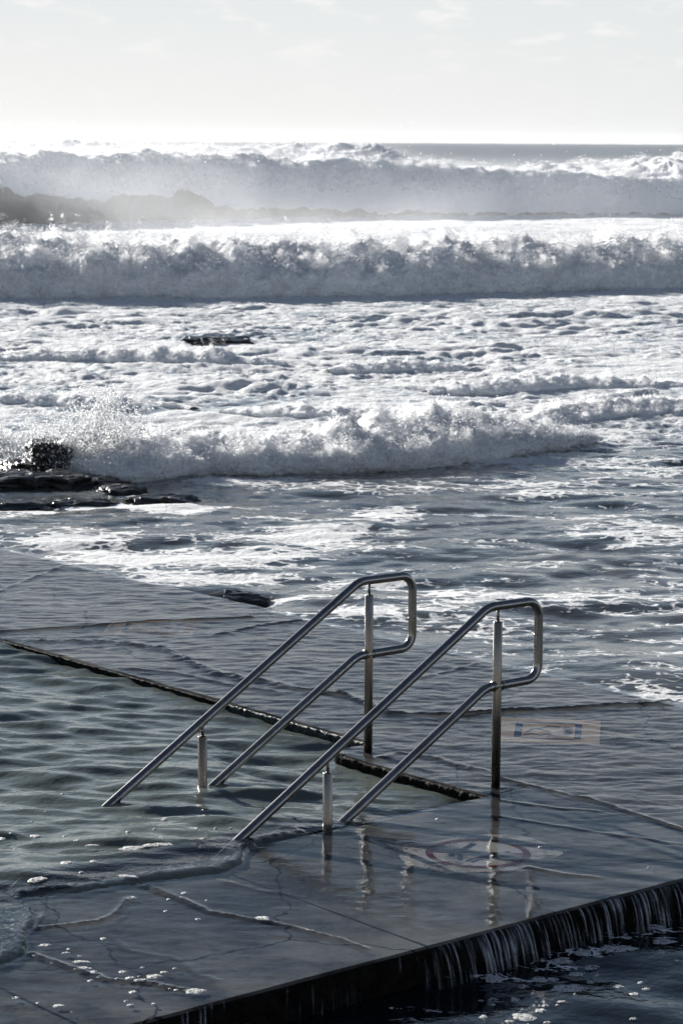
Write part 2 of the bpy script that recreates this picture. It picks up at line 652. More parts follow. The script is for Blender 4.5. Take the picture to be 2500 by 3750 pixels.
def paint_mat(name, col, wear, alpha=1.0, scale=9):
    m, nd, lk = new_mat(name)
    pos = wpos(nd)
    n1 = noise(nd, lk, pos, scale, 7, 0.7)
    n2 = noise(nd, lk, pos, scale * 7, 3, 0.6)
    c = mixcol(nd, lk, maprange(nd, lk, n2, 0.4, 0.7, 0, 0.35), col, tuple(v * 0.7 for v in col))
    p = principled(nd, lk, color=c, rough=0.8, spec=0.0).outputs[0]
    tr = nd.new('ShaderNodeBsdfTransparent')
    f = maprange(nd, lk, n1, wear - 0.07, wear + 0.10, 0.0, alpha)
    out(nd, lk, mixsh(nd, lk, f, tr.outputs[0], p))
    return m


M_TAN = paint_mat('tan_paint', (0.25, 0.19, 0.145), 0.30, 0.9)
M_TANF = paint_mat('faded_tan_paint', (0.21, 0.165, 0.13), 0.41, 0.8)
M_BLUE = paint_mat('blue_paint', (0.016, 0.029, 0.055), 0.28, 0.95, 14)
M_BLUEF = paint_mat('faded_blue_paint', (0.03, 0.042, 0.062), 0.42, 0.8, 14)
M_PALE = paint_mat('pale_patch_paint', (0.28, 0.262, 0.24), 0.44, 0.88, 3.2)
M_RED = paint_mat('red_paint', (0.055, 0.005, 0.008), 0.10, 0.97, 12)
M_NAVY = paint_mat('navy_paint', (0.010, 0.015, 0.028), 0.22, 0.95, 12)

m, nd, lk = new_mat('seawall_concrete')
pos = wpos(nd)
n1 = noise(nd, lk, pos, 2, 6, 0.6)
c = mixcol(nd, lk, n1, (0.10, 0.085, 0.07), (0.22, 0.19, 0.16))
out(nd, lk, principled(nd, lk, color=c, rough=0.8).outputs[0])
M_WALL = m

m, nd, lk = new_mat('deep_sea')
out(nd, lk, principled(nd, lk, color=(0.02, 0.03, 0.035), rough=0.25, ior=1.333).outputs[0])
M_DEEP = m

SEAZ = -0.15

# ------------------------------------------------------------------ polyline distance


def poly_dist(a, b, pts):
    best = np.full(a.shape, 1e9)
    for (x0, y0), (x1, y1) in zip(pts[:-1], pts[1:]):
        dx, dy = x1 - x0, y1 - y0
        t = np.clip(((a - x0) * dx + (b - y0) * dy) / (dx * dx + dy * dy + 1e-12), 0, 1)
        best = np.minimum(best, (a - x0 - t * dx) ** 2 + (b - y0 - t * dy) ** 2)
    return np.sqrt(best)


R7 = lambda x, y: (x * .79719, 2800 + y * .79719)
R8 = lambda x, y: (1250 + x * .79719, 2800 + y * .79719)
R5 = lambda x, y: (x * .79719, 1900 + y * .79719)
R6 = lambda x, y: (1250 + x * .79719, 1900 + y * .79719)
PL = lambda f, pts: [GA(*f(*q)) for q in pts]

# ------------------------------------------------------------------ sea
ys = np.concatenate([np.arange(13.0, 30, 0.045), np.arange(30, 58, 0.078), np.arange(58, 112, 0.34),
                     np.arange(112, 260, 1.3), np.geomspace(260, 6000, 60)])
NCOL = 470
sc_ = np.linspace(-1, 1, NCOL)
Y = np.repeat(ys[:, None], NCOL, 1)
X = sc_[None, :] * (0.20 * Y + 1.2)
Y0, X0 = Y.copy(), X.copy()
nearw = 1 - sstep(26, 34, Y)
far = sstep(150, 400, Y)
modn = 0.75 + 0.5 * fbm(X * 0.16, Y * 0.11, 0.0, 2)
detail = 1 - sstep(60, 120, Y)
ab_a, ab_b = w2ab(X, Y)
edge = sstep(2.4, 4.4, ab_a)                      # the swell dies against the walkway
patchy = 0.35 + 1.5 * np.clip(fbm(X * 0.33, Y * 0.25, 12.1, 3) + 0.35, 0, 1.3)
aB = (0.0175 * nearw + 0.030 * (1 - nearw) * patchy) * modn * (0.35 + 0.65 * edge)
q_ = G(2440, 1695, SEAZ)
aB = aB * (1 - 0.85 * np.exp(-((X - q_[0]) / 0.9) ** 2 - ((Y - q_[1]) / 1.6) ** 2))
aM = (0.0088 + 0.013 * (1 - nearw) * patchy) * modn * (0.5 + 0.5 * edge) * detail
aS = 0.0013 * (1 - sstep(25, 45, Y))
H = aB * samp(T_BIG, X, Y) + aM * samp(T_MID, X, Y) + aS * samp(T_SML, X, Y)
H = H + 0.25 * far * samp(T_BIG, X * 0.12, Y * 0.12)
DX = -(aB * samp(T_BIG, X, Y, 1) + aM * samp(T_MID, X, Y, 1)) * 1.0
DY = -(aB * samp(T_BIG, X, Y, 2) + aM * samp(T_MID, X, Y, 2)) * 1.0
# churned white water between the breakers: billowing lumps
churn = sstep(28, 33, Y) * (1 - sstep(300, 600, Y))
wx, wy = X + 0.7 * fbm(X * 0.6, Y * 0.5, 5.1, 2), Y + 0.9 * fbm(X * 0.5, Y * 0.45, 9.3, 2)
lump = 0.55 * fbm(wx * 1.3, wy * 1.9, 2.2, 3, 0.55, 2.05, billow=True) + 0.75 * fbm(wx * 3.1, wy * 4.0, 6.2, 4, 0.62, 2.05, billow=True)
lumpmod = 0.15 + 1.7 * np.clip(fbm(X * 0.30, Y * 0.22, 7.7, 3) + 0.30, 0, 1.2)
H = H + churn * lump * (0.068 * lumpmod) * (1 - 0.45 * sstep(44, 56, Y))


def crest(x0, y0, x1, y1, h, w, ragged=0.5):
    """low broken crest running between two points"""
    d = poly_dist(X, Y + 0.5 * pnoise(X * 0.5, 3.3, Y * 0.1), [(x0, y0), (x1, y1)])
    g = np.exp(-(d / w) ** 2)
    return g * h * (0.75 + ragged * fbm(X * 1.4, Y * 1.1, 4.0, 3, 0.55, 2.0, True))


cr = 0.0
H = H + cr
# hump of brown water over a ledge right of the walkway, swell in front of it
p = G(2400, 2450, SEAZ)
H = H + 0.05 * np.exp(-((X - p[0]) / 0.5) ** 2 - ((Y - p[1]) / 0.55) ** 2)
# backwash trough beside the far edge of the walkway
p = G(800, 2200, SEAZ)
H = H - 0.10 * np.exp(-((X - p[0]) / 0.6) ** 2 - ((Y - p[1]) / 0.35) ** 2)
H = np.where(ab_a < 2.9, np.minimum(H, 0.155), H)
inside = (ab_a < 2.36)
Z = SEAZ + H
Z = np.where(inside, -0.9, Z)
X = X + np.where(inside, 0, DX)
Y = Y + np.where(inside, 0, DY)

# foam cover
foam = 0.29 + 0.0 * Y
foam = foam + 0.16 * fbm(X0 * 0.30, Y0 * 0.33, 1.0, 3)
foam = foam + 0.14 * sstep(0.2, 1.6, -H / np.maximum(aB + aM, 1e-4)) * 0 + 0.05 * np.clip(H / 0.06, -1, 1)
foam = foam + churn * (0.38 + 0.50 * fbm(X0 * 0.45, Y0 * 0.40, 3.0, 4)) - churn * np.clip(-lump, 0, 1) * 0.30
foam = foam + cr * 1.5


def foam_patch(px, py, w, h, amt):
    global foam
    p = G(px, py, SEAZ)
    rx = w / 2 / FPX * p[1]
    ry = h / 2 / FPX * p[1] ** 2 / (CAMH - SEAZ)
    d = ((X0 - p[0]) / rx) ** 2 + ((Y0 - p[1]) / ry) ** 2
    foam = foam + amt * np.exp(-d)


for q in ((480, 2045, 560, 64, .50), (880, 2035, 420, 50, .36), (760, 2120, 640, 50, .46), (1150, 1960, 420, 80, .42),
          (1400, 1880, 260, 60, .40), (330, 1965, 420, 40, .25), (1600, 2180, 520, 60, .32), (2080, 2200, 360, 60, .36),
          (1350, 2250, 500, 60, .30), (1750, 2310, 300, 50, .25), (2350, 1950, 420, 120, .18), (1900, 1690, 700, 40, .40),
          (900, 1765, 420, 26, .42), (2350, 1720, 500, 60, .28), (2420, 2545, 220, 50, .34), (1300, 1790, 700, 40, .22),
          (620, 1860, 300, 40, .30), (1050, 2300, 260, 40, .25), (2000, 1790, 700, 60, .25), (200, 1990, 300, 40, .35), (420, 1850, 260, 26, .5), (680, 1862, 220, 34, .55), (120, 1875, 240, 20, .3), (480, 1815, 120, 20, .3),
          (1350, 2140, 300, 40, .3), (2000, 2080, 300, 40, .22), (1000, 2190, 300, 30, .3)):
    foam_patch(*q)
foam = foam - 0.5 * sstep(500, 1200, Y0) - 0.35 * sstep(160, 220, Y0) * sstep(0.02, 0.07, X0 / Y0)
keep = np.ones(Y.shape, bool)
me = mesh_np('sea', np.stack([X, Y, Z], -1).reshape(-1, 3), grid_faces(len(ys), NCOL), True, {'foam': foam, 'aer': churn * 0.9 * (1 - sstep(130, 250, Y0))})
me.materials.append(M_SEA)
me.materials.append(M_SEAFAR)
mi = np.repeat((ys[:-1] > 240).astype(np.int32), NCOL - 1)
me.polygons.foreach_set('material_index', mi)
tag(add_obj('sea', me, None, None), kind='structure')

# open water all round, beyond and below the detailed sheet
me = mesh_np('seabed', np.array([[-1490, -55, -1.2], [1490, -55, -1.2], [1490, 6090, -1.2], [-1490, 6090, -1.2]]), np.array([[0, 1, 2, 3]]))
tag(add_obj('seabed', me, None, M_DEEP), kind='structure')

# ------------------------------------------------------------------ pool water with its lip over the near deck
a_ = np.arange(-7.0, 0.36, 0.016)
b_ = np.concatenate([np.arange(-0.98, 0.30, 0.013), np.arange(0.30, 7.5, 0.028), np.arange(7.5, 15, 0.08)])
A, B = np.meshgrid(a_, b_, indexing='ij')
W = ab2w(A, B)
lipa = np.array([-7, -4.2, -3.47, -3.28, -3.19, -3.13, -3.02, -2.93, -2.87, -2.76, -2.56, -2.26, -2.10, -1.90, -1.72, -1.57, -1.44, -1.03, -0.9, 0.4])
lipb = np.array([-1.0, -.9, -.78, -.71, -.60, -.49, -.40, -.27, -.03, -.035, -.127, -.17, -.213, -.277, -.194, -.03, .018, .045, .02, .02])
lip = np.interp(A, lipa, lipb) + 0.016 * pnoise(A * 7, B * 0, 1.0) + 0.008 * pnoise(A * 23, B * 3, 1.0)
over = sstep(-0.95, -1.4, A) * sstep(1.1, 0.15, B) + sstep(4.2, 5.6, B) * 0.85
level = -0.006 - 0.028 * sstep(-0.8, 0.0, A) * sstep(0.9, 1.5, B) * sstep(6.0, 4.6, B) - 0.044 * sstep(-0.9, -0.3, A) * sstep(2.5, 1.0, B) + 0.030 * over
wv = 0.0062 * samp(T_MID, W[..., 0] * 0.8, W[..., 1] * 1.35) + 0.0062 * samp(T_MID, W[..., 0] * 1.25 + 1.0, W[..., 1] * 2.5) + 0.004 * samp(T_BIG, W[..., 0] * 2.3, W[..., 1] * 2.3) + 0.0020 * samp(T_SML, W[..., 0] * 0.7, W[..., 1])
calm = 0.35 + 0.65 * sstep(0.0, 0.6, B)
Zp = level + wv * calm
d = B - lip
# bulging front of the spilling water
frontv = np.clip(d / 0.075, 0, 1)
prof = np.sqrt(np.clip(1 - (1 - frontv) ** 2, 0, 1))
turb = 0.026 * fbm(A * 26, B * 26, 2.0, 4, 0.6) * np.exp(-np.clip(d, 0, 9) / 0.09)
spill = sstep(-2.85, -3.0, A) * np.clip(-B / 0.2, 0, 1)
turb = turb + spill * 0.022 * fbm(A * 20, B * 20, 5.0, 4, 0.6)
bead = 0.006 * np.exp(-((d - 0.06) / 0.05) ** 2)
is_over = (A < -1.15) & (B < 0.35)
Zp = np.where(is_over, -0.03 + (np.maximum(Zp, -0.03) + 0.03) * prof + (turb + bead) * prof, np.where((B < 0.0) & (A >= -1.15), -0.06, Zp))
Zp = np.where(d < -0.01, -0.12, Zp)
Wp = W.copy()
Wp[..., 2] = Zp
SURF = {'pool': (a_.copy(), b_.copy(), Zp.copy())}
depth = 0.05 + 0.95 * sstep(-0.06, 0.40, B)
depth = np.maximum(depth, 0.85 * np.exp(-(np.clip(d - 0.02, 0, 9) / 0.045) ** 2) * is_over)  # lip front tinted murky to stand for its dark reflection
fo = 0.02 + 0.10 * fbm(W[..., 0] * 1.1, W[..., 1] * 1.1, 6.0, 3)
me = mesh_np('pool_water', Wp.reshape(-1, 3), grid_faces(len(a_), len(b_), True), True, {'depth': depth, 'foam': fo, 'lip': np.exp(-np.clip(d, 0, 9) / 0.10) * is_over + 0.7 * spill})
tag(add_obj('pool_water', me, None, M_POOL), kind='structure')

# ------------------------------------------------------------------ channel below the outer edge
a_ = np.arange(-5.5, 3.0, 0.028)
b_ = np.concatenate([np.arange(-5.2, -3.4, 0.05), np.arange(-3.4, -1.55, 0.022)])
A, B = np.meshgrid(a_, b_, indexing='ij')
W = ab2w(A, B)
dist_e = -1.65 - B
Zc = SEAZ - 0.005 + 0.007 * samp(T_BIG, W[..., 0] * 2.1, W[..., 1] * 2.1) + 0.0035 * samp(T_MID, W[..., 0], W[..., 1]) \
    + 0.004 * fbm(A * 14, B * 14, 1, 3) * np.exp(-dist_e / 0.25) * sstep(-2.0, -1.2, A)
W[..., 2] = Zc
SURF['channel'] = (a_.copy(), b_.copy(), Zc.copy())
fo = 0.05 + 0.34 * np.exp(-((dist_e - 0.16) / 0.16) ** 2) * sstep(-2.1, -0.9, A) + 0.26 * np.exp(-((dist_e - 0.32) / 0.2) ** 2) * sstep(-1.2, -2.2, A) * sstep(-4.2, -3.0, A) \
    + 0.12 * fbm(A * 1.6, B * 1.6, 8, 3)
me = mesh_np('channel_water', W.reshape(-1, 3), grid_faces(len(a_), len(b_), True), True, {'foam': fo})
tag(add_obj('channel_water', me, None, M_CHAN), kind='structure')

# ------------------------------------------------------------------ concrete deck: slabs
OUT_B, FAR_A, SEAM = -1.65, 2.40, 0.31


def slab_mesh(a0, a1, b0, b1, z1=0.0, z0=-0.10, bev=0.010, ragged=0.0):
    """slab with chamfered top edges, mid-edge points worn unevenly"""
    n = 7
    ring = []
    for k in range(n): ring.append((a0 + (a1 - a0) * k / n, b0))
    for k in range(n): ring.append((a1, b0 + (b1 - b0) * k / n))
    for k in range(n): ring.append((a1 - (a1 - a0) * k / n, b1))
    for k in range(n): ring.append((a0, b1 - (b1 - b0) * k / n))
    ring = np.array(ring)
    ctr = np.array([(a0 + a1) / 2, (b0 + b1) / 2])
    inn = ring.copy()
    inn[:, 0] = np.clip(inn[:, 0], a0 + bev * 0.25, a1 - bev * 0.25)
    inn[:, 1] = np.clip(inn[:, 1], b0 + bev, b1 - bev)
    m_ = len(ring)
    V = np.concatenate([ab2w(inn[:, 0], inn[:, 1], z1), ab2w(ring[:, 0], ring[:, 1], z1 - bev), ab2w(ring[:, 0], ring[:, 1], z0), ab2w([ctr[0]], [ctr[1]], z1)])
    V[:m_, 2] += np.random.uniform(-0.0012, 0.0012, m_)
    i = np.arange(m_); j = (i + 1) % m_
    q = np.concatenate([np.stack([i + m_, j + m_, j, i], -1), np.stack([i + 2 * m_, j + 2 * m_, j + m_, i + m_], -1)])
    t = np.stack([i, j, np.full(m_, 3 * m_)], -1)
    return mesh_np('slab', V, [q, t], False)


deck = empty('pool_deck', tuple(ab2w(0, 0)))
deck['kind'] = 'structure'
dloc = np.array(ab2w(0, 0))


def part(name, me, parent, mat, loc):
    me.transform(Matrix.Translation(-Vector(loc)))
    return add_obj(name, me, parent, mat)


gap = 0.006
for a0, a1 in ((-7.0, -5.27), (-5.27, -3.577), (-3.577, -1.885), (-1.885, SEAM)):
    part('slab', slab_mesh(a0 + gap, a1 - gap, OUT_B, 0.0), deck, M_STONE, dloc)
bb = [-1.65, 0.30, 2.47, 4.45, 6.9, 8.9, 10.9, 13.0]
for b0, b1 in zip(bb[:-1], bb[1:]):
    part('slab', slab_mesh(SEAM + gap, FAR_A, b0 + gap, b1 - gap), deck, M_STONE, dloc)
part('slab', slab_mesh(0.012, SEAM - gap, 0.004, 1.24), deck, M_STONE, dloc)


def box_mesh(name, a0, a1, b0, b1, z0, z1):
    V = np.array([*ab2w([a0, a1, a1, a0], [b0, b0, b1, b1], z0), *ab2w([a0, a1, a1, a0], [b0, b0, b1, b1], z1)])
    F = np.array([[3, 2, 1, 0], [4, 5, 6, 7], [0, 1, 5, 4], [1, 2, 6, 5], [2, 3, 7, 6], [3, 0, 4, 7]])
    return mesh_np(name, V, F, False)


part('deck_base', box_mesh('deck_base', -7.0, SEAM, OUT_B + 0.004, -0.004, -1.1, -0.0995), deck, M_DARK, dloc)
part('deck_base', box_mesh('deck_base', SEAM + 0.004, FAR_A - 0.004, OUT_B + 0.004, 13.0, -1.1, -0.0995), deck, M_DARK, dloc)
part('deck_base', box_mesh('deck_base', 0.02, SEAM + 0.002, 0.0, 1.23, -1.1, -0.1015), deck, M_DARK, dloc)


def rough_edge(name, p0, p1, outdir, zt, zb, amp, mat, bulge=0.012, lipw=0.035, step=0.012, fr=30):
    """uneven broken edge face, from a little way in on top, over the arris and down"""
    p0, p1, outdir = np.array(p0), np.array(p1), np.array(outdir)
    L = np.linalg.norm(p1 - p0)
    n = int(L / step)
    prof_ = [(-lipw, zt - 0.006), (-lipw * 0.45, zt - 0.004), (0.0, zt - 0.003), (bulge * 0.8, zt - 0.012), (bulge, zt - 0.03),
             (bulge * 0.9, zt - 0.055), (bulge * 0.5, zt - 0.09), (0.002, zb)]
    t = np.linspace(0, 1, n)
    V = []
    for k, (o_, z_) in enumerate(prof_):
        ps = p0[None] + (p1 - p0)[None] * t[:, None] + outdir[None] * o_
        nn = fbm(ps[:, 0] * fr, ps[:, 1] * fr, k * 0.9, 3, 0.6)
        w_ = amp * (0.15 if k == 0 else 1.0)
        V.append(ab2w(ps[:, 0] + outdir[0] * nn * w_, ps[:, 1] + outdir[1] * nn * w_, z_ + (nn * w_ * 0.5 if k > 0 else 0)))
    V = np.concatenate(V)
    return mesh_np(name, V, grid_faces(len(prof_), n), True)


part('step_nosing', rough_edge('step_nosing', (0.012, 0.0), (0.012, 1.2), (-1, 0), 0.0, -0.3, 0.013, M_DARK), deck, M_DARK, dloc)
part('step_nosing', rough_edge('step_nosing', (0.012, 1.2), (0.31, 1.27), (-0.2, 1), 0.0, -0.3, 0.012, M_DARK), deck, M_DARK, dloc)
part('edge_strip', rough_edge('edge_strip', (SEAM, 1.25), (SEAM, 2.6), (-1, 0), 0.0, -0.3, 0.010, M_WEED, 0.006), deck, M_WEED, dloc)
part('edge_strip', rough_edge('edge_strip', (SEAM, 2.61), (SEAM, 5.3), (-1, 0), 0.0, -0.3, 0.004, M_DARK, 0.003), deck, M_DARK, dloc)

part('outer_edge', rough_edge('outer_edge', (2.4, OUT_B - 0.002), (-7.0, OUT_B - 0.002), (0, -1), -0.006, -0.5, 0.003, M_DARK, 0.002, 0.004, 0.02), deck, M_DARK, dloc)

# steps going down into the pool between the rails
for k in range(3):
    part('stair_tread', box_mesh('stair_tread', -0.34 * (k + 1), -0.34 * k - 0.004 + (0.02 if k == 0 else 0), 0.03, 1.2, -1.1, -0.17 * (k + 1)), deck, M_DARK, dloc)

# ------------------------------------------------------------------ running film of water on the deck
FRONT_R = PL(R6, [(0, 815), (100, 850), (220, 905), (500, 910), (730, 895), (950, 885), (1180, 870), (1440, 858), (1568, 840)])
CR_B = PL(R5, [(0, 530), (500, 495), (680, 480), (1000, 470), (1150, 460)])
CR_C = PL(R5, [(140, 570), (500, 570), (740, 600), (860, 660), (1000, 720), (1200, 755), (1400, 795), (1560, 815)])
CR_D = PL(R5, [(1000, 540), (1180, 500), (1400, 470)])
CR_A = PL(R5, [(0, 340), (300, 220)])
CR_E = PL(R6, [(370, 740), (620, 675)])
CR_F = PL(R5, [(550, 695), (820, 715), (1000, 760), (1250, 800)])
FILM_L = PL(R8, [(720, 70), (920, 120), (1200, 190), (1568, 310)])
FILM_S = PL(R6, [(150, 1115), (260, 1085), (420, 1105), (560, 1150), (650, 1165)])
JN1 = PL(R7, [(660, 570), (880, 650), (960, 690), (1240, 740), (1560, 815)]) + PL(R8, [(60, 840), (120, 860)])
JN3 = PL(R7, [(150, 880), (400, 970), (470, 1000), (700, 1020), (860, 1050)])
FR7 = PL(R7, [(215, 620), (215, 690), (170, 770), (220, 760), (450, 735), (530, 700), (600, 620)])
LN1 = PL(R8, [(740, 250), (1100, 310), (1568, 380)])
LN2 = PL(R8, [(200, 365), (420, 330), (560, 320)])
LN3 = PL(R8, [(850, 485), (1000, 510), (1180, 535)])
LN4 = PL(R8, [(730, 175), (900, 200), (1180, 225)])
LN5 = PL(R7, [(500, 800), (600, 870), (800, 900), (900, 975), (1020, 1015)])
LN6 = PL(R7, [(1000, 540), (1180, 590), (1400, 625)])


def film_z(A, B):
    W = ab2w(A, B)
    x, y = W[..., 0], W[..., 1]
    near = sstep(0.45, 0.15, A) * sstep(0.1, -0.1, B)          # the near deck is calmer
    quiet = 1 - 0.72 * near
    rip = 0.0011 * samp(T_SML, x * 0.62, y * 0.8) + 0.0011 * samp(T_SML, x * 0.9 + 3, y * 1.5) + 0.0010 * samp(T_MID, x * 1.5, y * 1.9)
    z = 0.0125 + rip * quiet + 0.0010 * pnoise(x * 2.2, y * 2.0, 0.3)
    jit = 0.022 * fbm(A * 6, B * 6, 0.7, 3)

    def ridge(pl, h, w, rough=0.0):
        dd = poly_dist(A + jit, B + jit * 0.7, pl)
        g = np.exp(-(dd / w) ** 2)
        return g * h * (1 + rough * fbm(A * 25, B * 25, 3.1, 3))

    z = z + ridge(FRONT_R, 0.016, 0.035, 0.8) + ridge(CR_B, 0.014, 0.025) + ridge(CR_C, 0.010, 0.045, 1.6) + ridge(CR_D, 0.010, 0.03, .6)
    z = z + ridge(CR_A, 0.007, 0.02) + ridge(CR_E, 0.007, 0.02) + ridge(CR_F, 0.008, 0.03, .5) + ridge(FILM_L, 0.010, 0.016, 0.4) + ridge(FILM_S, 0.009, 0.03, 1.2)
    z = z + ridge(JN1, 0.009, 0.013, 0.8) + ridge(JN3, 0.009, 0.012, 0.8) + ridge(FR7, 0.009, 0.011, 0.4) + ridge(LN1, 0.0035, 0.012) \
        + ridge(LN3, 0.006, 0.014) + ridge(LN4, 0.005, 0.012) + ridge(LN5, 0.003, 0.01) + ridge(LN6, 0.003, 0.012)
    # thicker choppy sheet in front of the long front
    dF = poly_dist(A, B, FRONT_R)
    below = (B < np.interp(A, [0.9, 1.14, 1.43, 1.7, 2.0, 2.33, 2.54], [1.9, 1.52, 1.40, 1.26, 1.14, .97, .94]))
    z = z + np.where(below, 0.0028 * fbm(A * 16, B * 16, 6.6, 3) * np.exp(-dF / 0.35), 0)
    dC = poly_dist(A, B, CR_C)
    z = z + 0.004 * fbm(A * 20, B * 20, 2.6, 3) * np.exp(-(dC / 0.16) ** 2)
    return np.maximum(z, 0.0075), np.clip((z - 0.0165) / 0.008, 0, 0.88), near


def film_sheet(a_, b_):
    A, B = np.meshgrid(a_, b_, indexing='ij')
    z, dp, nr_ = film_z(A, B)
    V = ab2w(A, B, z)
    return V.reshape(-1, 3), grid_faces(len(a_), len(b_), True), dp.ravel(), nr_.ravel()


Vs, Fs, Ds, Ns_, o_ = [], [], [], [], 0
for a_, b_ in ((np.arange(SEAM, FAR_A + 0.03, 0.017), np.concatenate([np.arange(OUT_B - .005, 9.6, 0.017), np.arange(9.6, 13, .06)])),
               (np.arange(-7.0, SEAM + 0.001, 0.017), np.arange(OUT_B - 0.012, 0.001, 0.016)),
               (np.linspace(0.0, SEAM, 20), np.arange(0.001, 1.255, 0.016))):
    v_, f_, dp_, nr_ = film_sheet(a_, b_)
    Ns_.append(nr_)
    Ds.append(dp_)
    Vs.append(v_); Fs.append(f_ + o_); o_ += len(v_)
me = mesh_np('deck_water_film', np.concatenate(Vs), np.concatenate(Fs), True, {'depth': np.concatenate(Ds), 'damp': np.concatenate(Ns_)})
tag(add_obj('deck_water_film', me, None, M_FILM), kind='structure')

# ------------------------------------------------------------------ water falling over the outer edge
a_ = np.arange(-4.2, 1.6, 0.0042)
tt = np.linspace(0, 1, 16)
A, T = np.meshgrid(a_, tt, indexing='ij')
strength = sstep(-2.15, -1.80, A)
outw = (0.012 + 0.085 * strength) * T ** 0.62 + 0.004
zz = 0.010 - 0.008 * T - (0.165 * T ** 1.7)
shear = 0.012 * pnoise(A * 3, T * 0.5, 2.2)
st = 0.8 * pnoise((A + shear * T) * 66, T * 0.5, 1.0) + 0.65 * pnoise((A + shear * T) * 155, T * 1.1, 4.0) + 0.45 * pnoise(A * 7, T * 0.8, 6.0)
outw = outw + 0.006 * st * T ** 0.5
bias = 0.20 * strength + (1 - strength) * (-0.26 + 0.34 * np.clip(pnoise(A * 1.7, 0, 8.8), -1, 1))
flow = sstep(0.14, 0.85, st + bias) * (0.12 + 0.88 * sstep(0.0, 0.18, T)) * (1 - 0.35 * sstep(0.75, 1, T))
flow = flow * (0.55 + 0.45 * fbm(A * 60, T * 5, 3.3, 2))
V = ab2w(A, OUT_B - outw, zz)
me = mesh_np('overflow_water', V.reshape(-1, 3), grid_faces(len(a_), len(tt)), True, {'flow': np.clip(flow, 0, 0.95)})
tag(add_obj('overflow_water', me, None, M_FALL), kind='structure')

# ------------------------------------------------------------------ handrails


def tube(pts, r, nseg=20, cap=True, rr=None):
    pts = np.array(pts, float)
    n = len(pts)
    tan = np.gradient(pts, axis=0)
    tan /= np.linalg.norm(tan, axis=1)[:, None]
    up = np.array([NV[0], NV[1], 0.0]) if abs(tan[0] @ np.array([NV[0], NV[1], 0])) < 0.9 else np.array([0, 0, 1.0])
    V = []
    ang = np.linspace(0, 2 * math.pi, nseg, endpoint=False)
    for i in range(n):
        s_ = np.cross(tan[i], up); s_ /= np.linalg.norm(s_)
        t_ = np.cross(s_, tan[i])
        rad = r if rr is None else rr[i]
        V.append(pts[i] + rad * (np.cos(ang)[:, None] * s_ + np.sin(ang)[:, None] * t_))
    V = np.concatenate(V)
    F = []
    for i in range(n - 1):
        k = np.arange(nseg)
        F.append(np.stack([i * nseg + k, (i + 1) * nseg + k, (i + 1) * nseg + (k + 1) % nseg, i * nseg + (k + 1) % nseg], -1))
    F = [np.concatenate(F)]
    if cap:
        V = np.concatenate([V, pts[:1], pts[-1:]])
        k = np.arange(nseg)
        F.append(np.stack([k, (k + 1) % nseg, np.full(nseg, n * nseg)], -1))
        F.append(np.stack([(n - 1) * nseg + (k + 1) % nseg, (n - 1) * nseg + k, np.full(nseg, n * nseg + 1)], -1))
        F = [F[0], np.concatenate(F[1:])]
    return V, F


def fillet(poly, radii, nseg=9):
    poly = [np.array(p, float) for p in poly]
    out_ = [poly[0]]
    for i in range(1, len(poly) - 1):
        p, a, b = poly[i], poly[i - 1], poly[i + 1]
        d0, d1 = (a - p) / np.linalg.norm(a - p), (b - p) / np.linalg.norm(b - p)
        ang = math.acos(np.clip(d0 @ d1, -1, 1))
        r = radii[i - 1]
        tl = min(r / math.tan(ang / 2), 0.49 * np.linalg.norm(a - p), 0.49 * np.linalg.norm(b - p))
        r = tl * math.tan(ang / 2)
        bis = (d0 + d1) / np.linalg.norm(d0 + d1)
        cen = p + bis * (r / math.sin(ang / 2))
        s0, s1 = p + d0 * tl, p + d1 * tl
        v0, v1 = s0 - cen, s1 - cen
        tot = math.acos(np.clip((v0 @ v1) / (np.linalg.norm(v0) * np.linalg.norm(v1)), -1, 1))
        for k in range(nseg + 1):
            t = k / nseg
            out_.append(cen + (math.sin((1 - t) * tot) * v0 + math.sin(t * tot) * v1) / math.sin(tot))
    out_.append(poly[-1])
    # add points on the long straights so the rings stay square
    res = [out_[0]]
    for p, q in zip(out_[:-1], out_[1:]):
        L = np.linalg.norm(q - p)
        m_ = max(1, int(L / 0.12))
        for k in range(1, m_ + 1):
            res.append(p + (q - p) * k / m_)
    return np.array(res)


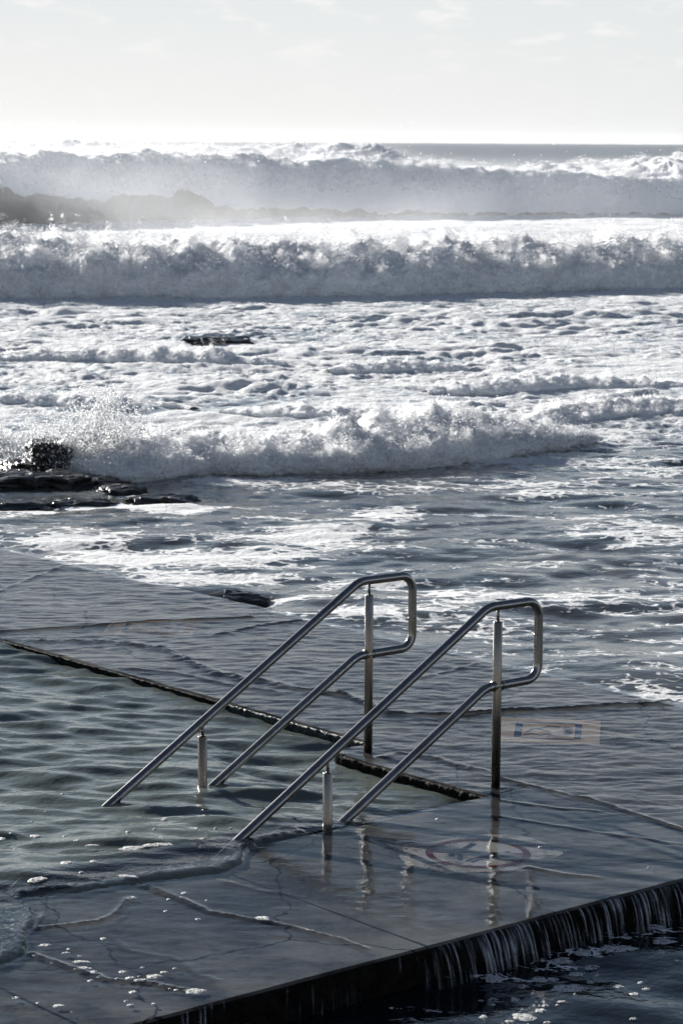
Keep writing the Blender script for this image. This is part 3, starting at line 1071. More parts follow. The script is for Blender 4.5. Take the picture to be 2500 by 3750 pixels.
def handrail(base_px, vert_s, zt, zl, z_weld, label):
    bp = G(*base_px)
    root = empty('handrail', (bp[0], bp[1], 0))
    tag(root, label, 'handrail', 'handrails at the pool steps')
    loc = np.array([bp[0], bp[1], 0])

    def w(s, z):
        return U * s + np.array([0, 0, z])

    def mk(name, pts, r, mat, parent=root, rr=None, seg=22):
        v, f = tube(pts, r, seg, True, rr)
        return add_obj(name, mesh_np(name, v, f, True), parent, mat)

    R_ = 0.0242
    sb = -0.065
    up_end = -2.35
    zu = zt + 0.588 * (up_end - sb)
    lo_end = -2.0
    zlo = zl + 0.578 * (lo_end + 0.075)
    pl = fillet([w(up_end, zu), w(sb, zt), w(vert_s, zt - 0.004), w(vert_s + 0.004, zl), w(-0.075, zl), w(lo_end, zlo)],
                [0.17, 0.085, 0.085, 0.17])
    mk('rail', pl, R_, M_STEEL, seg=28)
    chamf = lambda z0, z1: ([w(0, z0), w(0, (z0 + z1) / 2), w(0, z1 - 0.004), w(0, z1)], [R_, R_, R_, R_ * 0.86])
    p_, rr_ = chamf(-0.06, 0.893)
    mk('tall_post', [q + U * 0.006 for q in p_], R_, M_STEEL2, rr=rr_)
    mk('pin', [w(0.006, 0.885), w(0.006, zt - 0.012)], 0.0085, M_STEEL2, seg=12)
    p_, rr_ = chamf(-0.7, 0.262)
    so = -1.147
    mk('short_post', [q + U * so for q in p_], R_, M_STEEL2, rr=rr_)
    zs = zt + 0.588 * (so - sb)
    mk('pin', [w(so, 0.255), w(so, zs - 0.012)], 0.0085, M_STEEL2, seg=12)
    mk('weld_ring', [w(vert_s + 0.002, z_weld - 0.0022), w(vert_s + 0.002, z_weld + 0.0022)], R_ + 0.0012, M_STEEL2, seg=28)
    # weld collar where the lower rail crosses the post
    mk('weld_ring', [w(-0.026, zl), w(-0.020, zl)], R_ + 0.0035, M_STEEL2, seg=28)
    mk('weld_ring', [w(0.031, zl), w(0.037, zl)], R_ + 0.0035, M_STEEL2, seg=28)
    return root


handrail((1810, 2884), 0.302, 0.977, 0.549, 0.79, 'steel handrail nearer the viewer, its tall post beside the no diving sign')
handrail((1344, 2754), 0.325, 0.975, 0.557, 0.727, 'steel handrail farther from the viewer, its tall post on the corner of the landing')

# ------------------------------------------------------------------ painted signs on the deck


def strip_mesh(name, pts, w, z, closed=False):
    pts = np.array(pts, float)[:, :2]
    tan = np.gradient(pts, axis=0) if not closed else np.roll(pts, -1, 0) - np.roll(pts, 1, 0)
    tan /= np.linalg.norm(tan, axis=1)[:, None] + 1e-9
    nrm = np.stack([-tan[:, 1], tan[:, 0]], -1)
    ww = np.broadcast_to(np.asarray(w, float), (len(pts),))[:, None] / 2
    V = np.concatenate([pts + nrm * ww, pts - nrm * ww])
    V = np.concatenate([V, np.full((len(V), 1), z)], 1)
    n = len(pts)
    i = np.arange(n if closed else n - 1)
    j = (i + 1) % n
    return mesh_np(name, V, np.stack([i + n, j + n, j, i], -1), False)


def poly_mesh(name, pts, z):
    pts = np.array(pts, float)[:, :2]
    c_ = pts.mean(0)
    V = np.concatenate([np.c_[pts, np.full(len(pts), z)], [[c_[0], c_[1], z]]])
    i = np.arange(len(pts))
    return mesh_np(name, V, np.stack([i, (i + 1) % len(pts), np.full(len(pts), len(pts))], -1), False)


def ell(cx_, cy_, rx, ry, n=24, rot=0):
    t = np.linspace(0, 2 * math.pi, n, endpoint=False)
    x, y = rx * np.cos(t), ry * np.sin(t)
    return np.stack([cx_ + x * math.cos(rot) - y * math.sin(rot), cy_ + x * math.sin(rot) + y * math.cos(rot)], -1)


# no-diving sign
Z1 = lambda x, y: G(1500 + x * .31888, 3000 + y * .31888)
cc = (Z1(150, 360) + Z1(1345, 410)) / 2
ring_c = np.array([cc[0] + 0.012, cc[1] - 0.02])
root = empty('no_diving_sign', (ring_c[0], ring_c[1], 0))
tag(root, 'round red no diving sign painted on the wet near deck', 'painted sign')
rl = np.array([ring_c[0], ring_c[1], 0])
th_ = np.linspace(0, 2 * math.pi, 40, endpoint=False)
pr = 0.36 + 0.05 * np.sin(th_ * 2 + 0.5) + 0.04 * np.array([pnoise(math.cos(t) * 1.5, math.sin(t) * 1.5, 3.0) for t in th_])
# worn diamond of old pale paint, long axis across the picture
bk = np.stack([ring_c[0] + 0.02 + pr * 0.98 * np.sign(np.cos(th_)) * np.abs(np.cos(th_)) ** 1.15, ring_c[1] + pr * np.sign(np.sin(th_)) * np.abs(np.sin(th_)) ** 1.15], -1)
part('backing', poly_mesh('backing', bk, 0.0022), root, M_PALE, rl)
part('ring', strip_mesh('ring', ell(ring_c[0], ring_c[1], 0.234, 0.234, 72), 0.034, 0.0042, True), root, M_RED, rl)
part('slash', strip_mesh('slash', [Z1(180, 372), Z1(500, 384), Z1(850, 396), Z1(1310, 412)], 0.030, 0.0052), root, M_RED, rl)
part('arm', strip_mesh('arm', [Z1(735, 285), Z1(600, 362)], 0.030, 0.0037), root, M_NAVY, rl)
part('torso', strip_mesh('torso', [Z1(568, 408), Z1(575, 480)], 0.022, 0.0037), root, M_NAVY, rl)
hc = Z1(480, 420)
part('head', poly_mesh('head', ell(hc[0], hc[1], 0.016, 0.022), 0.0037), root, M_NAVY, rl)
part('wave_mark', strip_mesh('wave_mark', [Z1(640, 490), Z1(720, 462), Z1(800, 446), Z1(900, 432), Z1(1000, 412), Z1(1140, 378)], 0.016, 0.0037), root, M_NAVY, rl)
part('wave_mark', strip_mesh('wave_mark', [Z1(700, 500), Z1(790, 470), Z1(880, 456), Z1(990, 430)], 0.014, 0.0037), root, M_NAVY, rl)


def square_sign(corners, mt, mb, label):
    tl, tr_, br, bl = [G(*q)[:2] for q in corners]
    c0 = (tl + tr_ + br + bl) / 4
    root = empty('square_sign', (c0[0], c0[1], 0))
    tag(root, label, 'painted sign', 'square signs painted on the walkway')
    loc = np.array([c0[0], c0[1], 0])
    P = lambda u_, v_: (bl * (1 - u_) + br * u_) * (1 - v_) + (tl * (1 - u_) + tr_ * u_) * v_
    part('backing', poly_mesh('backing', [P(*q) for q in ((0, 0), (.5, 0.0), (1, 0), (1, .5), (1, 1), (.5, 1), (0, 1), (0, .5))], 0.0022), root, mt, loc)
    S = 0.6
    part('side_bar', strip_mesh('side_bar', [P(.225, .20), P(.225, .50), P(.225, .80)], 0.040, 0.0042), root, mb, loc)
    part('side_bar', strip_mesh('side_bar', [P(.79, .20), P(.79, .50), P(.79, .80)], 0.036, 0.0042), root, mb, loc)
    part('frame_line', strip_mesh('frame_line', [P(.26, .82), P(.50, .83), P(.76, .82)], 0.018, 0.0042), root, mb, loc)
    part('frame_line', strip_mesh('frame_line', [P(.26, .18), P(.50, .17), P(.76, .18)], 0.018, 0.0042), root, mb, loc)
    h_ = P(.69, .60)
    part('head', poly_mesh('head', ell(h_[0], h_[1], 0.030, 0.045), 0.0042), root, mb, loc)
    part('torso', strip_mesh('torso', [P(.71, .50), P(.68, .36), P(.60, .32), P(.50, .27)], [0.045, 0.04, 0.03, 0.018], 0.0037), root, mb, loc)
    part('arm', strip_mesh('arm', [P(.62, .66), P(.52, .70), P(.46, .62)], 0.018, 0.0037), root, mb, loc)
    part('leg', strip_mesh('leg', [P(.52, .46), P(.42, .56), P(.36, .54), P(.30, .40)], [0.03, 0.04, 0.026, 0.014], 0.0042), root, mb, loc)
    part('wave_mark', strip_mesh('wave_mark', [P(.28, .30), P(.36, .36), P(.44, .30), P(.54, .38)], 0.014, 0.0042), root, mb, loc)
    return root


square_sign([(1818, 2628), (2198, 2641), (2193, 2729), (1800, 2716)], M_TAN, M_BLUE,
            'tan square sign with blue pictogram under rippling water right of the nearer handrail')
square_sign([(412, 2270), (728, 2276), (700, 2334), (372, 2326)], M_TANF, M_BLUEF,
            'faded tan sign drowned on the far walkway, crossed by a ridge of water')

# ------------------------------------------------------------------ rocks


def rock(px, py, z, sx, sy, sz, seed, label, rot=0.0, boxy=0.6, group=None, strata=0.0):
    p = G(px, py, SEAZ)
    n1, n2 = 26, 40
    t = np.linspace(0, math.pi, n1)[:, None]
    ph = np.linspace(0, 2 * math.pi, n2, endpoint=False)[None]
    x = np.sin(t) * np.cos(ph); y = np.sin(t) * np.sin(ph); zc = np.cos(t) * np.ones_like(ph)
    pw = lambda v: np.sign(v) * np.abs(v) ** boxy
    x, y, zc = pw(x), pw(y), pw(zc)
    q = fbm(x * 1.7 + seed, y * 1.7, zc * 1.7, 5, 0.6)
    r = 1 + 0.55 * q
    if strata:
        zc = zc + strata * np.round(fbm(x * 1.1 + seed, y * 1.1, 1.0, 2) * 4) / 4
    x, y, zc = x * r * sx, y * r * sy, (zc * (1 + 0.3 * q) + 0.35 * fbm(x * 2.2 + seed, y * 2.2, 4.0, 4, 0.6)) * sz
    c_, s_ = math.cos(rot), math.sin(rot)
    V = np.stack([x * c_ - y * s_, x * s_ + y * c_, zc + z], -1).reshape(-1, 3)
    i = np.arange(n1 - 1)[:, None] * n2; j = np.arange(n2)[None]
    F = np.stack([i + j, i + n2 + j, i + n2 + (j + 1) % n2, i + (j + 1) % n2], -1).reshape(-1, 4)
    o = add_obj('rock', mesh_np('rock', V, F, False), None, M_ROCK)
    o.location = (p[0], p[1], SEAZ)
    return tag(o, label, 'rock', group)


rock(185, 1722, 0.10, 0.26, 0.32, 0.22, 1.0, 'black blocky rock under the leaping splash of the nearest breaker', 0.2, 0.5)
rock(85, 1730, 0.02, 0.20, 0.3, 0.11, 2.0, 'low dark rock tucked against the left side of the blocky rock', 0.5)
rock(20, 1772, -0.02, 0.42, 0.40, 0.125, 3.0, 'black stepped ledge at the left margin behind the lowest slab', 0.25, 0.6, strata=0.25)
rock(190, 1770, -0.03, 0.40, 0.36, 0.135, 3.6, 'black ledge with a steep dark front right under the blocky rock', 0.1, 0.6, strata=0.2)
rock(345, 1760, -0.06, 0.36, 0.50, 0.12, 4.3, 'sloping ledge in front of the splash with water sliding over it', -0.2, 0.65)
rock(450, 1792, -0.07, 0.28, 0.32, 0.115, 4.9, 'smooth black hump between the sloping ledge and the end rock', 0.3, 0.7)
rock(300, 1835, -0.08, 0.42, 0.26, 0.10, 5.1, 'half drowned dark slab nearest the walkway with foam at its front', 0.1, 0.65)
rock(590, 1828, -0.07, 0.34, 0.30, 0.115, 6.2, 'rounded wet rock at the right end of the ledges', -0.3, 0.7)
rock(30, 1846, -0.07, 0.48, 0.30, 0.10, 7.7, 'low brown slab at the left margin lowest of the ledges', 0.0, 0.6)
rock(790, 1253, -0.01, 0.60, 0.5, 0.095, 8.4, 'lone flat rock awash in the white water between the breakers', 0.1, 0.5, strata=0.3)
rock(820, 2186, -0.075, 0.34, 0.22, 0.095, 9.9, 'dark rock showing in the backwash along the walkway edge', 0.5, 0.6)

# ------------------------------------------------------------------ breakers


def froth_mat(name, scale):
    m, nd, lk = new_mat(name)
    pos = wpos(nd)
    n1 = noise(nd, lk, pos, scale, 6, 0.68)
    n2 = noise(nd, lk, pos, scale * 0.23, 3, 0.5)
    s_ = math_node(nd, lk, 'ADD', n1, math_node(nd, lk, 'MULTIPLY', math_node(nd, lk, 'SUBTRACT', n2, 0.5), 0.85))
    s_ = math_node(nd, lk, 'SUBTRACT', s_, math_node(nd, lk, 'MULTIPLY', attr(nd, 'level'), 0.30))
    a = maprange(nd, lk, s_, 0.43, 0.55, 0, 0.56)
    df = nd.new('ShaderNodeBsdfDiffuse')
    df.inputs[0].default_value = (0.95, 0.95, 0.95, 1)
    tl = nd.new('ShaderNodeBsdfTranslucent')
    tl.inputs[0].default_value = (0.97, 0.97, 0.97, 1)
    tr = nd.new('ShaderNodeBsdfTransparent')
    out(nd, lk, mixsh(nd, lk, a, tr.outputs[0], mixsh(nd, lk, 0.6, df.outputs[0], tl.outputs[0])))
    return m


M_FROTH1 = froth_mat('froth_near', 26)
M_FROTH2 = froth_mat('froth_middle', 9)
M_FROTH3 = froth_mat('froth_far', 3.2)


def grid_normals(V):
    du = np.gradient(V, axis=0)
    dv = np.gradient(V, axis=1)
    nn = np.cross(du, dv)
    return nn / (np.linalg.norm(nn, axis=-1, keepdims=True) + 1e-9)


def catmull(pts, n):
    pts = np.array(pts, float)
    p = np.concatenate([[2 * pts[0] - pts[1]], pts, [2 * pts[-1] - pts[-2]]])
    m_ = len(pts) - 1
    t = np.linspace(0, m_ - 1e-6, n)
    i = t.astype(int); f = (t - i)[:, None]
    a, b, c_, d_ = p[i], p[i + 1], p[i + 2], p[i + 3]
    return 0.5 * ((2 * b) + (-a + c_) * f + (2 * a - 5 * b + 4 * c_ - d_) * f ** 2 + (-a + 3 * b - 3 * c_ + d_) * f ** 3)


def octa(cent, rad):
    cent = np.asarray(cent); n = len(cent)
    o6 = np.array([[1, 0, 0], [-1, 0, 0], [0, 1, 0], [0, -1, 0], [0, 0, 1], [0, 0, -1]], float)
    stretch = np.random.uniform(0.7, 1.4, (n, 1, 3))
    V = cent[:, None] + o6[None] * rad[:, None, None] * stretch
    f8 = np.array([[0, 2, 4], [2, 1, 4], [1, 3, 4], [3, 0, 4], [2, 0, 5], [1, 2, 5], [3, 1, 5], [0, 3, 5]])
    F = (np.arange(n)[:, None, None] * 6 + f8[None]).reshape(-1, 3)
    return V.reshape(-1, 3), F


PROF = [(-0.55, -0.25), (-0.74, 0.02), (-0.77, 0.20), (-0.70, 0.38), (-0.54, 0.53), (-0.22, 0.66), (0.30, 0.79), (0.95, 0.93), (1.5, 1.0), (2.1, 0.95),
        (3.0, 0.72), (4.2, 0.38), (5.6, 0.08), (6.4, -0.15)]


def breaker(path, nal, npr, lump, fine, label, mat, prof=PROF, fs=1.0, drops=0, drop_r=(0.004, 0.010), foamfn=None, drop_up=0.35,
            meander=0.25, hvar=0.18, fine_f=1.0, v_drop=(0.12, 0.55), name='breaking_wave', octs=6, zbase=SEAZ, froth=None, thick=0.22, layers=4, sub=(2, 2), core=1.0, froth_from=-1.0):
    """path: (x, y, height); cross-section swept along it and broken up with billowing foam"""
    nal, npr, drops = int(nal * 0.60), int(npr * 0.72), int(drops * 0.62)
    pp = catmull(path, nal)
    x0, y0, hh = pp[:, 0], pp[:, 1], pp[:, 2]
    s = np.concatenate([[0], np.cumsum(np.hypot(np.diff(x0), np.diff(y0)))])
    hm = max(hh.max(), 1e-3)
    y0 = y0 + meander * hm * fbm(s / hm * 0.45, 1.0, 2.0, 3)
    y0 = y0 + 0.10 * hm * fbm(s / hm * 2.6, 4.0, 1.0, 4, 0.6)
    hh = hh * core
    hh = hh * (1 + hvar * fbm(s / hm * 0.55, 7.0, 2.0, 3))
    pr_ = catmull(prof, npr)
    # more samples on the face and crest
    w_ = np.interp(np.linspace(0, 1, npr), [0, 0.75, 1], [0, 0.66, 1])
    pr_ = np.stack([np.interp(w_, np.linspace(0, 1, npr), pr_[:, k]) for k in (0, 1)], -1)
    tx = np.gradient(x0); ty = np.gradient(y0)
    # smooth the travelling direction
    ker = np.ones(41) / 41
    sm = lambda v: np.convolve(np.pad(v, 20, 'edge'), ker, 'valid')
    tx, ty = sm(tx), sm(ty)
    L = np.hypot(tx, ty)
    nx, ny = -ty / L, tx / L                       # towards the back of the wave
    d_, z_ = pr_[:, 0][None] * hh[:, None], pr_[:, 1][None] * hh[:, None]
    PX = x0[:, None] + nx[:, None] * d_
    PY = y0[:, None] + ny[:, None] * d_
    PZ = zbase + z_
    # profile normals
    gd, gz = np.gradient(pr_[:, 0]), np.gradient(pr_[:, 1])
    nl = np.hypot(gd, gz) + 1e-9
    nd_, nz_ = -gz / nl, gd / nl
    k1 = 1.25 / hm * fs
    rel = np.clip(pr_[:, 1], 0, 1)[None]
    front = (pr_[:, 0][None] < 1.0)
    b1 = fbm(PX * k1, PY * k1 * 0.8, PZ * k1, 3, 0.5, 2.05, billow=True)
    b2 = fbm(PX * k1 * 5.2, PY * k1 * 4.6, PZ * k1 * 5.2, octs - 2, 0.68, 2.1, billow=True)
    top = 0.30 + 0.70 * sstep(0.25, 0.85, rel)
    back = 1 - 0.65 * sstep(1.8, 4.0, pr_[:, 0][None])
    edge_ = np.minimum(1, np.minimum(np.linspace(0, 1, nal), np.linspace(1, 0, nal)) * 14)[:, None]
    disp = (b1 * lump * top + b2 * fine * (0.45 + 0.55 * top)) * hh[:, None] * back
    up_ = np.clip(nz_, 0, 1)[None] * 0.35
    PX = PX + nx[:, None] * nd_[None] * disp
    PY = PY + ny[:, None] * nd_[None] * disp
    PZ = PZ + nz_[None] * disp + up_ * np.clip(b2, 0, 1) * fine * hh[:, None]
    V = np.stack([PX, PY, PZ], -1)
    fo = np.ones((nal, npr)) if foamfn is None else foamfn(PX, PY, PZ, pr_, hh)
    c0 = V[nal // 2, 0].copy()
    c0[2] = zbase
    root = empty(name, tuple(c0))
    tag(root, label, 'wave', 'waves rolling in towards the pool')
    body = add_obj('wave_body', mesh_np('wave_body', (V - c0).reshape(-1, 3), grid_faces(nal, npr, True), True, {'foam': fo}), root, mat)
    if froth:
        Vc = V[::sub[0], ::sub[1]]
        nn = np.stack([(nx[:, None] * nd_[None])[::sub[0], ::sub[1]], (ny[:, None] * nd_[None])[::sub[0], ::sub[1]],
                       (nz_[None] + 0 * nx[:, None])[::sub[0], ::sub[1]]], -1)
        relc = np.clip(pr_[::sub[1], 1], 0, 1)[None]
        tw = (0.22 + 0.78 * sstep(0.25, 0.8, relc)) * sstep(3.4, 2.0, pr_[::sub[1], 0])[None]
        tw = tw * sstep(froth_from, froth_from + 0.25, relc)
        tw = tw * sstep(-0.1, 0.08, pr_[::sub[1], 1])[None]
        low_ = np.clip(0.7 + 1.1 * fbm(Vc[..., 0] * k1 * 0.9, Vc[..., 1] * k1 * 0.9, Vc[..., 2] * k1, 3), 0.15, 1.35)
        SV, SF, SL = [], [], []
        for l in range(1, layers + 1):
            off = hh[::sub[0], None] * thick * (l / layers) * low_ * tw
            jit_ = 0.25 * off * pnoise(Vc[..., 0] * k1 * 9, Vc[..., 1] * k1 * 9, Vc[..., 2] * k1 * 9 + l)
            P_ = Vc + nn * (off + jit_)[..., None]
            P_[..., 2] += 0.35 * off
            SF.append(grid_faces(P_.shape[0], P_.shape[1], True) + (l - 1) * P_.shape[0] * P_.shape[1])
            SV.append(P_.reshape(-1, 3))
            SL.append(np.full(P_.shape[0] * P_.shape[1], l / layers))
        o = add_obj('froth', mesh_np('froth', np.concatenate(SV) - c0, np.concatenate(SF), True, {'level': np.concatenate(SL)}), root, froth)
        o['kind'] = 'stuff'
    if drops:
        i = np.random.randint(2, nal - 2, drops)
        vv = np.random.uniform(v_drop[0], v_drop[1], drops) ** 1.0
        j = np.clip((vv * npr).astype(int), 0, npr - 1)
        c_ = V[i, j]
        clus = np.clip(0.5 + 1.2 * pnoise(c_[:, 0] * 2.2 / hm, c_[:, 1] * 0.5, c_[:, 2] * 2.2 / hm), 0.05, 1.3)
        e = np.random.exponential(1.0, drops) * drop_up * hh[i] * clus * 0.5
        c_ = c_ + np.stack([nx[i] * nd_[j] * e, ny[i] * nd_[j] * e, np.abs(nz_[j]) * e + 0.3 * e], -1)
        c_ = c_ + np.random.normal(0, 0.03 * hm, (drops, 3))
        r_ = np.random.uniform(0, 1, drops) ** 2.5 * (drop_r[1] - drop_r[0]) + drop_r[0]
        v_, f_ = octa(c_ - c0, r_)
        o = add_obj('spray', mesh_np('spray', v_, f_, True), root, M_DROP)
        o['kind'] = 'stuff'
    return root


def gp(x, y):
    p = G(x, y, SEAZ)
    return p[0], p[1]


# nearest breaker, running from the rocks to its tip right of the middle
def P3(px, py, h):
    x, y = gp(px, py)
    return (x, y + 0.55 * h, h)


breaker([P3(-500, 1690, .30), P3(-100, 1692, .34), P3(130, 1700, .34), P3(300, 1735, .36), P3(450, 1765, .42), P3(700, 1745, .44), P3(1000, 1738, .47), P3(1300, 1728, .50), P3(1600, 1705, .56),
         P3(1850, 1672, .50), P3(2040, 1640, .36), P3(2180, 1615, .12)], 940, 160, 0.46, 0.14,
        'nearest white breaker tumbling past the rocks towards the walkway', M_WAVE, froth=M_FROTH1, thick=0.75, layers=8, core=0.72, drops=20000, drop_r=(0.0025, 0.011), fs=0.9, meander=0.3, hvar=0.32)
breaker([P3(1900, 1560, .10), P3(2050, 1562, .26), P3(2250, 1545, .30), P3(2500, 1532, .30), P3(2800, 1525, .28), P3(3100, 1522, .15)], 420, 90, 0.28, 0.14,
        'small white breaker at the right margin behind the tip of the nearest one', M_WAVE, froth=M_FROTH1, thick=0.75, layers=6, core=0.7, drops=1800, drop_r=(0.003, 0.008), meander=0.2)
breaker([P3(-1000, 1098, 1.45), P3(0, 1090, 1.50), P3(600, 1092, 1.42), P3(1300, 1085, 1.38), P3(1900, 1068, 1.33), P3(2500, 1052, 1.32), P3(3500, 1040, 1.25)], 900, 190, 0.36, 0.10,
        'long white wall of foam rolling across the whole view in the middle distance', M_WAVE, froth=M_FROTH2, thick=0.55, layers=7, core=0.78, drops=26000, drop_r=(0.006, 0.017), fs=1.15, octs=6, drop_up=0.3)


def foam3(PX, PY, PZ, pr_, hh):
    rel = pr_[:, 1][None] + 0 * PX
    front = (pr_[:, 0] < 0.1)[None]
    lim = np.interp(PX / PY, [-0.14, -0.10, -0.075, -0.058, -0.05, 0.0, 0.05, 0.14], [0.50, 0.36, 0.40, 0.44, 0.16, 0.10, 0.05, 0.02])
    lim = lim + 0.20 * fbm(PX * 0.8, 0.0, 1.0, 4, 0.55)
    return np.where(front, sstep(-0.05, 0.05, rel - lim), 1.0)


def P4(px, py, h):
    x, y = gp(px, py)
    return (x, y + 0.7 * h, h)


PROF3 = [(-0.70, -0.15), (-0.62, 0.02), (-0.55, 0.20), (-0.47, 0.42), (-0.36, 0.64), (-0.2, 0.84), (0.05, 0.97), (0.4, 0.98), (0.9, 0.88),
         (1.8, 0.66), (3.2, 0.36), (5.2, 0.10), (6.2, -0.15)]
breaker([P4(-1200, 835, 3.0), P4(-400, 828, 3.0), P4(0, 822, 2.95), P4(350, 812, 2.9), P4(700, 800, 3.0), P4(1050, 794, 2.75), P4(1500, 790, 2.5), P4(1900, 788, 2.2), P4(2300, 786, 1.9),
         P4(2600, 785, 1.8), P4(3600, 780, 1.6)],
        620, 120, 0.13, 0.03, 'tall grey breaker far out with a brown face on its left', M_BIGWAVE, froth=M_FROTH3, thick=0.18, layers=4, froth_from=0.45, prof=PROF3, drops=2500, drop_r=(0.02, 0.045),
        foamfn=foam3, fs=1.5, meander=0.5, hvar=0.10, v_drop=(0.3, 0.6), octs=5)


def row(y, x0, x1, h, label, n=380, hv=0.06):
    xs = np.linspace(x0, x1, 7)
    hs = [0.1 * h, 0.6 * h, 0.9 * h, 0.95 * h, h, 0.6 * h, 0.1 * h]
    breaker([(xs[k], y + random.uniform(-3, 3), hs[k]) for k in range(7)], n, 70, 0.16, 0.05, label, M_BIGWAVE, froth=M_FROTH3, thick=0.26, layers=3, drops=0, fs=1.2, meander=0.6, hvar=hv, octs=5)


row(151, 4, 34, 2.5, 'low broken crest behind the tall breaker at right')
row(168, 11, 40, 2.9, 'ragged white crest far out at the right margin')
row(205, -22, 12, 3.2, 'distant grey crest reaching the horizon near the middle', hv=0.04)
row(228, -52, -6, 3.3, 'pale distant crest veiled in mist at left')

for pth, n_, lb in (
        ([(-6.5, 40.8, .10), (-4.6, 41.0, .22), (-3.2, 40.6, .30), (-2.0, 40.3, .26), (-0.9, 40.2, .08)], 300, 'low tumbling crest in the white water left of and nearer than the lone rock'),
        ([(-0.2, 38.9, .08), (0.5, 39.1, .24), (1.3, 39.3, .22), (2.0, 39.6, .08)], 180, 'short frothing hump in the middle of the white water'),
        ([(1.2, 35.8, .08), (2.2, 36.0, .25), (3.3, 36.4, .28), (4.4, 36.5, .22), (5.4, 36.8, .08)], 260, 'ragged crest close behind the right end of the nearest breaker'),
        ([(-6.0, 34.2, .10), (-4.4, 34.0, .20), (-3.2, 33.6, .18), (-2.0, 33.5, .06)], 240, 'froth ridge behind the splash at the left'),
        ([(-1.6, 33.0, .06), (-0.6, 32.6, .18), (0.5, 32.3, .20), (1.5, 32.2, .06)], 220, 'low froth ridge just behind the middle of the nearest breaker')):
    breaker(pth, n_, 70, 0.34, 0.14, lb, M_WAVE, froth=M_FROTH1, thick=0.8, layers=5, core=0.65, drops=700, drop_r=(0.003, 0.009), fs=0.9, meander=1.3, hvar=0.75)

# splash leaping over the blocky rock
sp = G(345, 1725, SEAZ)
n1, n2 = 70, 90
t = np.linspace(0.02, 1, n1)[:, None]; ph = np.linspace(0, 2 * math.pi, n2, endpoint=False)[None]
rad = (0.46 + 0.12 * np.sin(ph * 2 + 0.6)) * (1 - 0.55 * t ** 1.4) * (1 + 0.1 * np.cos(ph))
x = rad * np.cos(ph) + 0.12 * t; y = rad * 0.7 * np.sin(ph); z = 0.74 * t + 0.0 * ph
x, y, z = np.broadcast_arrays(x, y, z)
dn = fbm(x * 4, y * 4, z * 4, 2, 0.5, 2.1, True) * 0.12 + fbm(x * 14, y * 14, z * 14, 4, 0.65, 2.1, True) * 0.10
x = x + np.cos(ph) * dn; y = y + np.sin(ph) * dn * 0.8; z = z + dn * 0.8 * t
# close the top
cl_ = sstep(0.8, 1.0, t); x = x * (1 - cl_ * 0.97) + 0.12 * cl_; y = y * (1 - cl_ * 0.97)
V = np.stack([x, y, z], -1)
i = np.arange(n1 - 1)[:, None] * n2; j = np.arange(n2)[None]
F = np.stack([i + j, i + (j + 1) % n2, i + n2 + (j + 1) % n2, i + n2 + j], -1).reshape(-1, 4)
SV, SF, SL = [], [], []
for l, sc in enumerate((0.55, 0.72, 0.86, 0.98, 1.10, 1.22)):
    q = V * np.array([sc, sc, 0.5 + 0.5 * sc]) + 0.03 * np.stack([pnoise(V[..., 0] * 7 + l, V[..., 1] * 7, V[..., 2] * 7)] * 3, -1)
    SV.append(q.reshape(-1, 3)); SF.append(F + l * n1 * n2); SL.append((0.1 + 0.12 * l + 0.75 * np.clip(t - 0.45, 0, 1) + 0 * ph).ravel())
V = V.reshape(-1, 3)
root = empty('splash', tuple(sp))
tag(root, 'white plume of spray thrown up beside the blocky black rock', 'splash')
o = add_obj('plume', mesh_np('plume', np.concatenate(SV), np.concatenate(SF), True, {'level': np.concatenate(SL)}), root, M_FROTH1)
o['kind'] = 'stuff'
nd_drop = 12000
c_ = V[np.random.randint(0, len(V), nd_drop)] * np.random.uniform(0.8, 1.25, (nd_drop, 1)) + np.random.normal(0, 0.07, (nd_drop, 3))
c_[:, 2] = np.abs(c_[:, 2])
side = np.random.uniform(0, 1, nd_drop) < 0.45
c_[side, 0] += np.random.normal(-0.35, 0.4, side.sum()); c_[side, 2] *= 0.7
v_, f_ = octa(c_, np.random.uniform(0, 1, nd_drop) ** 2.2 * 0.010 + 0.003)
o = add_obj('spray', mesh_np('spray', v_, f_, True), root, M_DROP)
o['kind'] = 'stuff'

# ------------------------------------------------------------------ foam flecks


def fleck_mesh(seed):
    r_ = np.random.RandomState(seed)
    nr, ns = 5, 20
    ph = np.linspace(0, 2 * math.pi, ns, endpoint=False)
    base = 1 + 0.50 * np.array([pnoise(math.cos(p) * 1.3 + seed * 3.1, math.sin(p) * 1.3, seed) for p in ph]).ravel() \
        + 0.16 * np.array([pnoise(math.cos(p) * 4 + seed, math.sin(p) * 4, seed * 2) for p in ph]).ravel()
    V = [[0, 0, 1.0]]
    for k in range(1, nr + 1):
        f_ = k / nr
        for q in range(ns):
            V.append([base[q] * f_ * math.cos(ph[q]), base[q] * f_ * math.sin(ph[q]), max(0, (1 - f_ ** 2.6)) * (1 + 0.35 * r_.uniform(-1, 1)) - (0.25 if k == nr else 0)])
    F4, F3 = [], []
    for q in range(ns): F3.append([0, 1 + q, 1 + (q + 1) % ns])
    for k in range(nr - 1):
        for q in range(ns):
            F4.append([1 + k * ns + q, 1 + (k + 1) * ns + q, 1 + (k + 1) * ns + (q + 1) % ns, 1 + k * ns + (q + 1) % ns])
    me = mesh_np('foam_fleck', np.array(V), [np.array(F4), np.array(F3)], True)
    me.materials.append(M_FLECK)
    return me


FLK = [fleck_mesh(k + 1) for k in range(6)]


